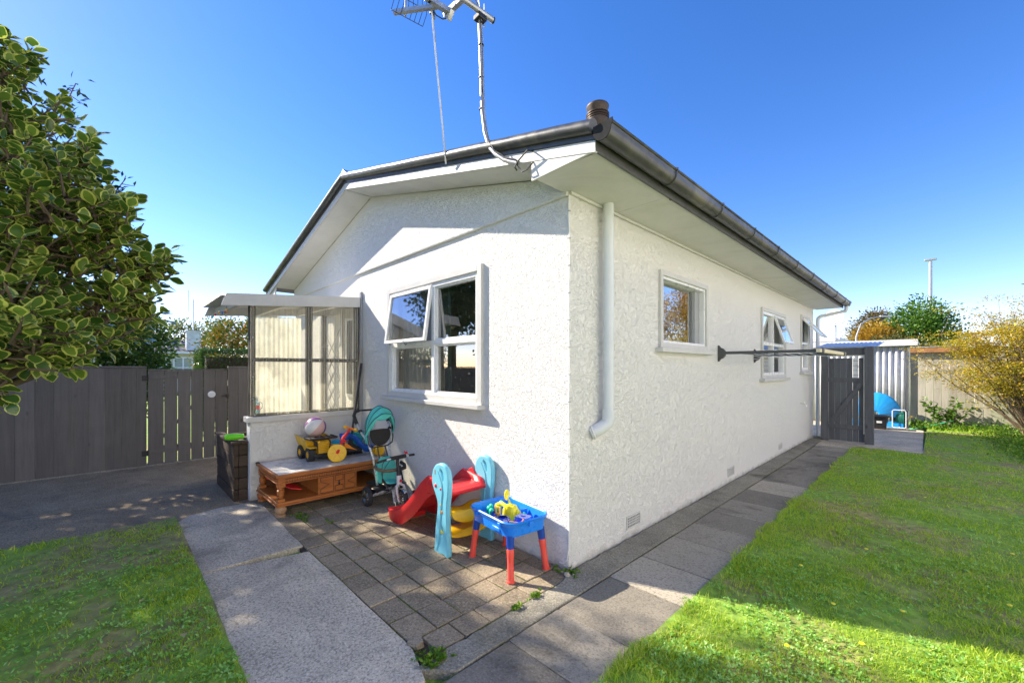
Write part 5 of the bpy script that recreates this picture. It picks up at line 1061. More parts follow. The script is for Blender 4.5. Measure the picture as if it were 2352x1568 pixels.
# fallen leaves and flowers
def fallen():
    rg = np.random.default_rng(91); pts = [(-0.98, -2.14, .05), (-1.55, -2.30, .03), (-0.62, -2.42, .06), (-0.30, -2.62, .055), (-0.2, -2.45, .05), (-1.9, -2.55, .03)]
    mm = m_leaf('fallen_leaf', [(0.2, (0.50, 0.36, 0.08)), (0.8, (0.62, 0.48, 0.22))], .2)
    for i, (x, y, s_) in enumerate(pts):
        o = small_leaves('fallen_leaf', np.array([(0, 0, 0.0)]), np.array([(math.cos(i * 2.1), math.sin(i * 2.1), .12)]), s_, s_ * .6, mm, None, rg, roll=.2); o.location = (x, y, 0.05)
        tag(o, 'small curled yellow fallen leaf on the left lawn', 'leaf', 'fallen leaves on the left lawn')
    cells = [(1.05, -1.3), (1.6, -.2), (1.35, .1), (1.75, .95), (1.5, 1.9), (1.62, .4), (1.2, 1.2), (2.3, 2.6), (1.9, .2), (2.2, 1.5), (1.45, .75), (2.6, 3.6), (1.8, 4.1)]
    for i, (x, y) in enumerate(cells):
        t = thing('dandelion', 'small yellow dandelion flower in the right lawn', 'flower', (x, y, 0.02), group='dandelions in the right lawn')
        part('petals', MB().lathe([(0.003, .034), (.013, .040), (.012, .043), (.004, .045)], n=12), M['lemon'], t); part('stem', MB().tube([(0, 0, 0), (0.003, 0, .036)], .0012, 5), GM, t)
fallen()
# ------------------------------------------------------------ toys and furniture on the patio
def flat_curve(name, loops, f_mat, thick, m, parent, bev=0.006, res=8, smooth=50):
    """loops: closed 2D outlines (first outer, rest holes), smoothed; f_mat: 4x4 placing the XY sheet"""
    cu = bpy.data.curves.new('c', 'CURVE'); cu.dimensions = '2D'; cu.fill_mode = 'BOTH'; cu.extrude = thick / 2 - bev; cu.bevel_depth = bev; cu.bevel_resolution = 2; cu.resolution_u = res
    for lp in loops:
        sp = cu.splines.new('BEZIER'); sp.bezier_points.add(len(lp) - 1); sp.use_cyclic_u = True; n = len(lp)
        for i, p in enumerate(lp):
            b = sp.bezier_points[i]; a, c = lp[i - 1], lp[(i + 1) % n]; t = ((c[0] - a[0]) / 6, (c[1] - a[1]) / 6); b.co = (p[0], p[1], 0); b.handle_left = (p[0] - t[0], p[1] - t[1], 0); b.handle_right = (p[0] + t[0], p[1] + t[1], 0)
    tmp = bpy.data.objects.new('tmp', cu); COL.objects.link(tmp); dg = bpy.context.evaluated_depsgraph_get(); me = bpy.data.meshes.new_from_object(tmp.evaluated_get(dg)); bpy.data.objects.remove(tmp); bpy.data.curves.remove(cu)
    me.transform(f_mat); me.name = name; me.materials.clear(); return part(name, me, m, parent, smooth=smooth)
def text_part(name, s, size, Mx, m, parent, ext=0.001):
    cu = bpy.data.curves.new('t', 'FONT'); cu.body = s; cu.size = size; cu.extrude = ext; cu.align_x = 'CENTER'; cu.align_y = 'CENTER'; tmp = bpy.data.objects.new('tmp', cu); COL.objects.link(tmp)
    dg = bpy.context.evaluated_depsgraph_get(); me = bpy.data.meshes.new_from_object(tmp.evaluated_get(dg)); bpy.data.objects.remove(tmp); me.transform(Mx); me.materials.clear(); return part(name, me, m, parent, smooth=0)
def XZ(y): return Matrix(((1, 0, 0, 0), (0, 0, -1, y), (0, 1, 0, 0), (0, 0, 0, 1)))
def YZ(x): return Matrix(((0, 0, 1, x), (1, 0, 0, 0), (0, 1, 0, 0), (0, 0, 0, 1)))
def wheel(name, c, r, w_, tyre_m, rim_m, parent, ax=(0, 1, 0), spokes=5, rimr=0.68):
    c = Vector(c); a = Vector(ax).normalized(); t0 = 0.30
    tr = part(name, MB().lathe([(r * rimr, -w_ / 2), (r * .90, -w_ / 2), (r, -w_ * t0), (r, w_ * t0), (r * .90, w_ / 2), (r * rimr, w_ / 2), (r * rimr, -w_ / 2)], c, a, 36, cap=False), tyre_m, parent, smooth=45)
    mb = MB(); mb.lathe([(r * rimr * .90, -w_ * .42), (r * rimr, -w_ * .48), (r * rimr, w_ * .48), (r * rimr * .90, w_ * .42), (r * rimr * .9, -w_ * .42)], c, a, 32, cap=False); mb.cyl(c - a * w_ * .5, c + a * w_ * .5, r * .20, n=16)
    u = a.cross(Vector((0, 0, 1))).normalized(); v = a.cross(u)
    for k in range(spokes): an_ = 2 * math.pi * k / spokes + .3; d = u * math.cos(an_) + v * math.sin(an_); mb.bar(c + d * r * .12, c + d * r * rimr * .95, r * .13, w_ * .35, a)
    part('rim', mb, rim_m, tr, smooth=35); return tr

def coffee_table():
    t = thing('coffee_table', 'long carved wooden coffee table with marble top against the porch wall', 'table', (-3.065, -0.635, 0.0)); a, b = 0.40, 0.615; W = M['antique']
    part('marble_top', MB().box(-a + .03, a - .03, -b + .03, b - .03, 0.405, 0.4325), M['marble'], t, bevel=0.002)
    mb = MB(); frame4(mb, lambda u, d, z: (u, z, d), -a, a, -b, b, 0.03, 0.400, 0.430); frame4(mb, lambda u, d, z: (u, z, d), -a + .012, a - .012, -b + .012, b - .012, 0.03, 0.388, 0.3995); part('top_rim', mb, W, t, bevel=0.004)
    mb = MB(); frame4(mb, lambda u, d, z: (u, z, d), -a + .022, a - .022, -b + .022, b - .022, 0.022, 0.335, 0.3875); ap = part('apron', mb, M['antique_dark'], t)
    mb = MB(); n = 46
    for i in range(n):
        y = -b + .07 + (2 * b - .14) * i / (n - 1); mb.ball((a - .021, y, 0.363), 0.011, 8, 6, (.5, .8, 1.3)); mb.tube([(a - .02, y + .012, 0.350), (a - .0195, y + .014, 0.368), (a - .02, y + .006, 0.378)], 0.0022, 5)
    part('carving', mb, W, ap, smooth=60); mb = MB()
    for i in range(28): x = -a + .07 + (2 * a - .14) * i / 27; mb.ball((x, -b + .021, 0.363), 0.011, 8, 6, (.8, .5, 1.3))
    part('carving', mb, W, ap, smooth=60); part('carving_rail', MB().box(a - .03, a - .012, -b + .05, b - .05, 0.335, 0.344).box(-a + .05, a - .05, -b + .012, -b + .03, 0.335, 0.344), W, ap, bevel=.002)
    for sx in (-1, 1):
        for sy in (-1, 1):
            c = (sx * (a - .055), sy * (b - .055)); ft = MB(); ft.lathe([(0.034, 0), (0.046, 0.004), (0.046, 0.02), (0.036, 0.03), (0.052, 0.05), (0.058, 0.08), (0.046, 0.105), (0.04, 0.11)], (c[0], c[1], 0), n=4 if 0 else 16)
            foot = part('foot', ft, simple('bleached_foot', (0.42, 0.25, 0.14), 0.6, 0.25, 25, 0.001, 60) if sx == 1 and sy == -1 else W, t, smooth=50); foot.data.transform(Matrix.Translation((c[0], c[1], 0)) @ Matrix.Scale(1.0, 4) @ Matrix.Translation((-c[0], -c[1], 0)))
            part('column', MB().box(c[0] - .034, c[0] + .034, c[1] - .034, c[1] + .034, .300, .387).box(c[0] - .03, c[0] + .03, c[1] - .03, c[1] + .03, .155, .185).lathe([(0.020, 0.186), (0.030, .192), (.030, .20), (.024, .205), (.034, .215), (.034, .268), (.024, .276), (.030, .283), (.022, .299)], (c[0], c[1], 0), n=10), W, t, smooth=30)
    part('base', MB().box(-a + .01, a - .01, -b + .01, b - .01, 0.128, 0.154).box(-a, a, -b, b, 0.1115, 0.1275), W, t, bevel=0.005)
    mb = MB(); mb.box(-a + .03, -a + .045, -b + .09, b - .09, .155, .335); part('back_panel', mb, M['antique_dark'], t)
    y0, y1 = -0.205, 0.21; cab = part('drawer_unit', MB().box(-a + .046, a - .03, y0, y1, .155, .3345), W, t); X0 = a - .0295
    def ty(u): return y0 + .022 + (y1 - y0 - .044) * u
    def tz(v): return .163 + .165 * v
    pans = [[(0, 0), (.36, 0), (.36, .28), (.28, .36) if 0 else (.36, .28), (.26, .5), (.36, .72), (.36, 1), (0, 1), (0, .72), (.24, .5), (0, .28)], [(.41, .66), (.64, .66), (.64, 1), (.41, 1)], [(.41, 0), (.64, 0), (.64, .34), (.41, .34)], [(.69, 0), (1, 0), (1, .28), (.80, .5), (1, .72), (1, 1), (.69, 1), (.69, .72), (.69, .28)]]
    pans[0] = [(0, 0), (.36, 0), (.36, 1), (0, 1), (0, .74), (.24, .5), (0, .26)]; pans[3] = [(.69, 0), (1, 0), (1, .26), (.78, .5), (1, .74), (1, 1), (.69, 1)]
    for p in pans:
        dp = part('drawer_panel', MB().prism([(ty(u), tz(v)) for u, v in p], lambda q_, r: (X0, q_, r), (0.006, 0, 0)), W, cab, smooth=0)
        mb = MB(); pts = [Vector((X0 + .007, ty(u), tz(v))) for u, v in p]; n = len(pts)
        for i in range(n): mb.tube([pts[i], pts[(i + 1) % n]], 0.0035, 6)
        part('moulding', mb, M['antique_dark'], dp)
    part('drawer_pull', MB().ball((X0 + .008, ty(.525), tz(.60)), .008, 10, 8).ball((X0 + .012, ty(.525), tz(.45)), .012, 12, 8, (.6, .8, 1.3)), M['blackp'], cab)
    part('corner_guard', MB().box(-a - .004, -a + .05, -b - .004, -b + .03, .428, .438), M['blackp'], t, bevel=.003); return t
coffee_table()
TT = 0.4332
rs = thing('toy_spade', 'red toy spade lying on the lower shelf of the wooden table', 'toy spade', (-3.05, -1.06, 0.156), R(40))
part('handle', MB().tube([(-.22, 0, .14), (-.05, 0, .09)], .009, 8), M['red'], rs); part('blade', MB().prism([(-.05, -.035), (.10, -.06), (.19, 0), (.10, .06), (-.05, .035)], lambda u, v: (u, v, .072 - .25 * u), (0, 0, .012)), M['red'], rs, bevel=.004)

def dump_truck():
    t = thing('toy_dump_truck', 'yellow metal toy dump truck with black wheels on the marble table top', 'toy truck', (-3.22, -0.675, TT), R(3)); Y = M['truckyellow']; B = M['blackp']
    part('chassis', MB().box(-.19, .17, -.055, .055, .05, .085).box(.15, .195, -.10, .10, .045, .085), B, t, bevel=.006)
    for x in (-.13, .105):
        for y in (-.118, .118):
            w_ = wheel('wheel', (x, y, .078), .078, .062, M['rubber'], Y, t, spokes=6, rimr=.5); mb = MB()
            for k in range(22): an_ = 2 * math.pi * k / 22; mb.box(-.006, .006, -.030, .030, -.004, .004, Matrix.Translation((x + .078 * math.cos(an_), y, .078 + .078 * math.sin(an_))) @ Matrix.Rotation(-an_ + math.pi / 2, 4, 'Y'))
            part('tread', mb, M['rubber'], w_)
    cab = part('cab', MB().box(.05, .185, -.062, .062, .085, .235), Y, t, bevel=.01)
    mb = MB()
    for i in range(6): mb.box(.186, .195, -.058, .058, .092 + i * .019, .104 + i * .019)
    part('grille', mb, Y, cab, bevel=.002); part('grille_shade_plate', MB().box(.1865, .190, -.061, .061, .088, .206), M['antique_dark'] if 0 else simple('truck_shadow_yellow', (.55, .30, .012), .5), cab)  # darker yellow plate: shade between the slats put into its colour
    text_part('lettering', 'TONKA', .026, YZ(.1875) @ Matrix.Translation((0, .222, 0)), B, cab)
    for s in (-1, 1):
        part('side_window', MB().box(.07, .17, s * .0625, s * .066, .15, .225), B, cab, bevel=.001); part('step', MB().box(.04, .18, s * .066, s * .15, .152, .166), Y, t, bevel=.004); part('rail', MB().tube([(.19, s * .064, .10), (.195, s * .075, .21), (.10, s * .09, .23)], .006, 6), B, t)
    mb = MB()
    V = [(-.20, -.12, .115), (.03, -.12, .10), (.03, .12, .10), (-.20, .12, .115), (-.27, -.155, .275), (.045, -.148, .245), (.045, .148, .245), (-.27, .155, .275)]
    mb.add(V, [(0, 1, 2, 3), (0, 4, 5, 1), (1, 5, 6, 2), (2, 6, 7, 3)]); part('tipper', mb, Y, t, solid=.006, smooth=0, bevel=.002)
    part('canopy', MB().box(.03, .20, -.152, .152, .245, .260).box(.025, .205, -.158, -.145, .248, .272).box(.025, .205, .145, .158, .248, .272).box(.195, .207, -.144, .144, .248, .270), B, t, bevel=.003)
    for y in (-.09, -.03, .03, .09): part('canopy_rib', MB().box(.04, .19, y - .012, y + .012, .2605, .267), B, t, bevel=.002)
    return t
dump_truck()
bt = thing('beach_ball', 'purple and white panelled ball resting in the yellow toy truck', 'ball', (-3.27, -0.675, 0.68)); bm_ = []
for k, m_ in enumerate([M['purple'], simple('ball_white', (.74, .72, .70), .38, .04), simple('ball_pink', (.70, .46, .44), .4, .04)] * 2):
    mb = MB(); Q = Matrix.Rotation(R(38), 3, 'Y') @ Matrix.Rotation(R(-30), 3, 'X')
    def fb(u, v):
        a = (k + u) * math.pi / 3 + .5; e = (v - .5) * math.pi * .9999; return Vector((0, 0, .12)) + Q @ Vector((.118 * math.cos(e) * math.cos(a), .118 * math.cos(e) * math.sin(a), .118 * math.sin(e)))
    mb.grid(10, 20, fb); part('panel', mb, m_, bt, smooth=80, fix=False)
def toy_trike():
    t = thing('toy_tricycle', 'red and yellow plastic toy tricycle with blue seat on the table', 'toy tricycle', (-2.87, -0.575, TT), rot=(0, 0, 0)); 
    ax = Vector((.93, -.33, .12)).normalized(); w_ = part('front_wheel', MB().lathe([(.02, -.022), (.06, -.02), (.085, -.024), (.10, -.018), (.10, .018), (.085, .024), (.06, .02), (.02, .022)], (0, 0, .101), ax, 36), M['yellow'], t, smooth=40); mb = MB()
    u = ax.cross(Vector((0, 0, 1))).normalized(); v = ax.cross(u)
    for k in range(6): an_ = k * math.pi / 3; d = u * math.cos(an_) + v * math.sin(an_); mb.bar(Vector((0, 0, .101)) + ax * .022 + d * .02, Vector((0, 0, .101)) + ax * .022 + d * .078, .010, .006, ax)
    part('wheel_rib', mb, simple('deep_yellow', (.78, .42, .01), .4), w_)
    for s in (1, -1): o_ = ax * .036 * s; part('fork', MB().tube([Vector((0, 0, .101)) + o_, Vector((-.05, .06, .16)) + o_ * 1.1, Vector((-.09, .10, .24)) + o_, Vector((-.125, .20, .335)) + o_ * .5], [.015, .018, .018, .014], 10), M['red'], t)
    part('fork_bridge', MB().bar((-.10, .08, .215), (-.06, .13, .215), .05, .016).bar((-.135, .13, .265), (-.085, .16, .265), .05, .016), M['red'], t, bevel=.003)
    part('handlebar', MB().tube([(-.16, .165, .36), (-.13, .205, .345), (-.09, .25, .325)], [.017, .014, .017], 10), M['orange'], t); part('handlebar_knob', MB().ball((-.165, .158, .362), .022).ball((-.085, .256, .322), .022), M['yellow'], t)
    def fs(u, v): y = .12 + .40 * u; c = (v - .5) * 2; return (-.16 + .085 * c * (1 - .3 * math.sin(u * 3.1)), y, .215 - .15 * u + .05 * math.sin(u * 6.2) + .045 * c * c + .008 * math.sin(u * 23 + c * 5))
    part('seat', MB().grid(30, 12, fs), M['bluef'], t, smooth=70, fix=False, solid=.03)
    for p in ((-.04, .50, .045), (.03, .50, .06)): part('rear_wheel', MB().lathe([(.02, -.02), (.055, -.018), (.06, 0), (.055, .018), (.02, .02)], (p[0], p[1], .06), (1, .1, .05), 24), M['yellow'], t)
    part('rear_axle', MB().tube([(-.18, .50, .06), (.04, .50, .06)], .008, 8), M['orange'], t); part('mudguard', MB().prism([(.10, .14), (.26, .09), (.20, .13), (.12, .20)], lambda a, b: (-.10, a, b), (.05, 0, 0)), M['orange'], t, bevel=.006)
    return t
toy_trike()
bk = thing('toy_bucket', 'teal toy bucket behind the blue seat on the table', 'bucket', (-3.30, -0.155, TT)); part('tub', MB().lathe([(.055, 0), (.082, .235), (.092, .236), (.093, .250), (.078, .250), (.053, .01)], n=32), M['tealp'], bk, smooth=40)
gb = thing('toy_ball', 'blue and green toy ball between the yellow truck and the red fork', 'ball', (-3.26, -0.43, TT)); part('ball', MB().ball((0, 0, .095), .095, 24, 16), M['aqua'], gb); part('band', MB().lathe([(.0965, -.028), (.0975, 0), (.0965, .028)], (0, 0, .085), (.2, .3, 1), 32, cap=False), M['green'], gb, smooth=60)
def broom():
    t = thing('broom', 'black handled broom leaning into the corner of the porch wall', 'broom', (-3.12, -0.30, TT)); top = Vector((-.335, .275, 1.125)); bot = Vector((-.03, 0, .16))
    part('handle', MB().tube([bot, bot.lerp(top, .5) + Vector((.004, 0, 0)), top], .0125, 12), M['blackp'], t); part('grip', MB().tube([top.lerp(bot, .14), top], .0145, 12), M['rubber'], t)
    part('head', MB().prism([(-.012, .20), (.012, .20), (.025, .14), (.13, .06), (.13, .035), (-.13, .035), (-.13, .06), (-.03, .13)], lambda a, b: (-.03 - .02 + a * .2, a, b), (.035, 0, 0)), M['blackp'], t, bevel=.004)
    rg = np.random.default_rng(5); n = 900; P = np.stack([rg.uniform(-.055, .0, n), rg.uniform(-.13, .13, n), np.full(n, .04)], 1); D2 = np.stack([rg.normal(.25, .3, n), P[:, 1] * 2 + rg.normal(0, .15, n), -np.ones(n)], 1); D2[:, 2] *= .8
    small_leaves('bristles', P, D2, .045, .003, M['blackp'], t, rg)
broom()
wp = thing('wooden_pole', 'thin grey wooden pole standing behind the black broom', 'pole', (-3.41, -0.20, TT)); part('shaft', MB().tube([(0, 0, .01), (-.03, .09, .7), (-.045, .165, 1.33)], .011, 10), simple('grey_stick', (.34, .29, .24), .75, .2, 20), wp); part('tip', MB().ball((-.045, .165, 1.33), .0115, 10, 8), M['greytrim'], wp)
bo = thing('water_bottle', 'clear blue drink bottle with red label behind the clear porch screen', 'bottle', (-3.640, -1.205, 0.946)); M['bottle'] = m_glass('bottle_plastic', (.55, .78, .92), .08, .1, .35, (.35, .62, .80))
part('body', MB().lathe([(.034, 0), (.037, .006), (.037, .13), (.030, .16), (.014, .185), (.013, .20)], n=24), M['bottle'], bo, smooth=50); part('cap', MB().cyl((0, 0, .20), (0, 0, .218), .0155), M['white'], bo); part('label_band', MB().lathe([(.0378, .075), (.0378, .12)], n=24, cap=False), M['red'], bo, smooth=60)
part('handle', MB().tube([(.0, .03, .16), (0, .058, .14), (0, .058, .09), (0, .037, .07)], .005, 8), M['bottle'], bo)

def push_trike():
    t = thing('push_tricycle', 'teal canopied child push tricycle with black handlebar beside the table', 'tricycle', (-2.20, -0.245, 0.008)); Sv = M['silver']; B = M['blackp']
    for s in (-1, 1): wheel('rear_wheel', (-.20, s * .19, .105), .105, .045, M['rubber'], M['chrome'], t, spokes=6, rimr=.72)
    fwd = wheel('front_wheel', (.20, .012, .112), .112, .042, M['rubber'], M['chrome'], t, ax=(.10, 1, 0), spokes=8, rimr=.74)
    part('rear_axle', MB().tube([(-.20, -.18, .105), (-.20, .18, .105)], .014, 12), Sv, t)
    part('frame_tube', MB().tube([(-.21, 0, .108), (-.13, 0, .15), (-.03, 0, .19), (.06, 0, .20), (.12, 0, .255), (.152, 0, .315)], [.018, .02, .022, .022, .02, .018], 12).tube([(-.20, -.12, .105), (-.12, -.03, .15)], .012, 10).tube([(-.20, .12, .105), (-.12, .03, .15)], .012, 10), Sv, t)
    part('lower_bracket', MB().bar((.02, 0, .19), (.06, 0, .06), .03, .03).box(.05, .09, -.02, .02, .055, .075), Sv, t, bevel=.003)
    hd = part('head_tube', MB().cyl((.150, 0, .272), (.138, 0, .362), .026), simple('white_paint', (.74, .72, .70), .35, .03), t)
    part('emblem', MB().box(.1735, .1765, -.012, .012, .298, .325), M['red'], hd, bevel=.001)
    for s in (-1, 1): part('fork_leg', MB().tube([(.150, s * .014, .268), (.165, s * .040, .258), (.182, s * .050 + .006, .20), (.20, s * .046 + .012, .112)], [.013, .0135, .012, .010], 10), simple('fork_white', (.72, .68, .66), .35, .03) if s == -1 else bpy.data.materials['fork_white'], t)
    part('mudguard', MB().grid(14, 4, lambda u, v: (.20 + .125 * math.cos(R(50 + 95 * u)), .012 + (v - .5) * .052, .112 + .125 * math.sin(R(50 + 95 * u)) - .006 * (2 * v - 1) ** 2)), M['chrome'], t, smooth=60, fix=False, solid=.003)
    part('steering_stem', MB().tube([(.140, 0, .36), (.132, 0, .42), (.108, 0, .49), (.115, 0, .535)], [.024, .017, .016, .016], 12), B, t)
    hb = part('handlebar', MB().tube([(.10, -.215, .525), (.125, -.10, .545), (.13, 0, .545), (.125, .10, .55), (.10, .195, .545)], .008, 10), M['white'], t)
    part('foam_pad', MB().tube([(.126, -.085, .548), (.13, 0, .552), (.126, .085, .553)], .021, 12), M['darkcloth'], hb); part('grip', MB().tube([(.10, -.225, .524), (.117, -.13, .540)], .013, 12), M['rubber'], hb); part('grip', MB().tube([(.10, .205, .545), (.115, .125, .550)], .013, 12), M['rubber'], hb)
    bl_ = part('bell', MB().ball((.125, .095, .585), .017, 14, 10, (1, 1, .8)).ball((.125, .075, .60), .008, 10, 6), M['red'], hb)
    # seat, pads, safety bar
    part('seat_pan', MB().ball((-.05, 0, .245), .095, 20, 12, (1.1, .95, .22)), B, t); part('seat_cushion', MB().ball((-.04, 0, .262), .088, 20, 12, (1.05, .95, .2)), M['teal'], t)
    flat_curve('seat_back', [[(-.085, .27), (0, .262), (.085, .27), (.10, .36), (.095, .46), (.055, .515), (0, .522), (-.055, .515), (-.095, .46), (-.10, .36)]], Matrix.Rotation(R(-8), 4, 'Y') @ YZ(-.085), .032, M['teal'], t, .012)
    part('seat_piping', MB().tube([(-.045 + .0 * z, y, z) for y, z in ((-.088, .285), (-.10, .36), (-.094, .46), (-.055, .512), (0, .52), (.055, .512), (.094, .46), (.10, .36), (.088, .285))], .004, 6), B, t)
    part('side_strap', MB().bar((-.03, -.10, .30), (.06, -.085, .235), .035, .008, (0, -1, 0)).bar((-.03, .10, .30), (.06, .085, .235), .035, .008, (0, 1, 0)).bar((-.02, .095, .42), (.05, .09, .28), .045, .008, (0, 1, 0)), M['darkcloth'], t)
    sb = [(-.09, -.155, .44), (-.02, -.165, .425), (.06, -.13, .415), (.09, -.05, .412), (.095, .03, .412), (.07, .11, .415), (-.02, .155, .425), (-.09, .15, .44)]
    part('safety_bar', MB().tube(sb, .008, 8), Sv, t); part('safety_foam', MB().tube(sb[:5], [.018] * 5, 12), simple('faded_foam', (.14, .115, .07), .9, .3, 8), t); part('safety_foam', MB().tube(sb[4:], [.019] * 4, 12), M['darkcloth'], t)
    # black upright hoop with cloth back panel
    for s in (-1, 1): part('upright', MB().tube([(-.16, s * .05, .30), (-.20, s * .05, .50), (-.26, s * .045, .62)], .008, 8), B, t)
    hx = -.27; hoop = [(hx, -.145, .66), (hx, -.125, .625), (hx + .005, -.08, .61), (hx + .005, .08, .615), (hx, .14, .645), (hx - .01, .155, .70), (hx - .02, .15, .80), (hx - .02, .145, .84)]
    part('hoop', MB().tube(hoop, .0075, 8).tube([(hx, -.145, .66), (hx - .01, -.152, .72), (hx - .02, -.150, .84)], .0075, 8), B, t)
    flat_curve('back_cloth', [[(-.10, .69), (-.05, .635), (0, .625), (.06, .645), (.105, .70), (.11, .775), (.07, .80), (-.09, .80), (-.12, .77)]], YZ(hx - .004), .016, M['darkcloth'], t, .006)
    # canopy: cloth fan over pivoting ribs
    px, pz, rr = -.285, .76, .165
    def fc(u, v):
        a = math.pi * u; tl = R(-38 + 88 * v); rad = rr * (1 + .05 * math.sin(math.pi * u)); h = 1.75; sag = 1 - .045 * math.sin(math.pi * ((v * 3) % 1)) ** 2 - .01 * math.sin(u * 31 + v * 4); yy = -rad * math.cos(a); zz = rad * math.sin(a) * h * sag * (.93 if v < .04 else 1)
        return (px + zz * math.sin(tl) * .62, yy + .004 * math.sin(v * 30), pz + zz * math.cos(tl * .82))
    part('canopy', MB().grid(36, 27, fc), M['teal'], t, smooth=70, fix=False, solid=.003)
    def fv(u, v): a = fc(u, 1.0); dd = .018 + .05 * abs(math.sin(u * math.pi * 3 + .4)) * (1 if .15 < u < .85 else .3); return (a[0] + .004 * math.sin(v * 3), a[1] * (1 - .10 * v), a[2] - dd * v)
    part('canopy_valance', MB().grid(48, 4, fv), M['teal'], t, smooth=70, fix=False, solid=.002)
    for v in (0.0, .36, .68, 1.0): part('canopy_rib', MB().tube([Vector(fc(i / 24, v)) + Vector((0, 0, .004)) for i in range(25)], .0042, 6), B, t)
    part('canopy_drop', MB().bar((px, -.168, .78), (px + .01, -.165, .66), .05, .004, (0, 1, 0)), M['teal'], t)
    # parent handle leaning back over the table
    L1 = [(-.22, -.06, .16), (-.26, -.09, .48), (-.30, -.13, .66), (-.40, -.175, .78), (-.46, -.19, .86)]
    part('push_pole', MB().tube(L1, .013, 10).tube([(a, -b, c) for a, b, c in L1], .013, 10), Sv, t)
    gp_ = [(-.46, -.19, .86), (-.53, -.195, .95), (-.56, -.165, .99), (-.57, -.12, 1.0)]
    part('push_grip', MB().tube(gp_, .019, 12), M['darkcloth'], t); part('push_grip', MB().tube([(a, -b, c) for a, b, c in gp_], .019, 12), M['darkcloth'], t); part('push_bar', MB().tube([(-.57, -.12, 1.0), (-.57, .12, 1.0)], .011, 10), B, t); part('pole_joint', MB().ball((-.405, -.177, .785), .022, 12, 8).ball((-.405, .177, .785), .022, 12, 8), B, t)
    # basket, foot rests, pedals, cable
    mb = MB(); V = [(-.33, -.10, .13), (-.16, -.10, .13), (-.16, .10, .13), (-.33, .10, .13), (-.36, -.13, .22), (-.14, -.13, .22), (-.14, .13, .22), (-.36, .13, .22)]; mb.add(V, [(0, 1, 2, 3), (0, 4, 5, 1), (1, 5, 6, 2), (2, 6, 7, 3), (3, 7, 4, 0)]); part('basket', mb, B, t, solid=.006, bevel=.003)
    for s in (-1, 1):
        part('foot_rest', MB().ball((-.07, s * .16, .215), .045, 16, 8, (1.1, .9, .22)), B, t); part('foot_rest_arm', MB().tube([(-.04, s * .02, .17), (-.06, s * .14, .205)], .008, 8), B, t)
    part('crank', MB().tube([(.20, -.05, .112), (.205, -.075, .105), (.215, -.078, .055), (.22, -.10, .048)], .0055, 8).tube([(.20, .07, .112), (.20, .095, .118), (.19, .10, .165), (.19, .13, .17)], .0055, 8), M['chrome'], t)
    part('pedal', MB().ball((.225, -.125, .046), .030, 14, 8, (1, .9, .45)), simple('grey_pedal', (.24, .23, .22), .5), t); part('pedal', MB().ball((.19, .155, .168), .032, 14, 8, (1, .9, .6)), simple('dark_red_pedal', (.12, .015, .03), .3), t)
    part('brake_cable', MB().tube([(.12, -.09, .53), (.09, -.12, .47), (.03, -.125, .40), (-.02, -.11, .30), (.02, -.06, .20), (.10, -.02, .22)], .003, 6).tube([(.14, .01, .30), (.09, -.03, .24), (.0, -.05, .17), (-.1, -.04, .13)], .004, 6), M['cable'], t); return t
push_trike()

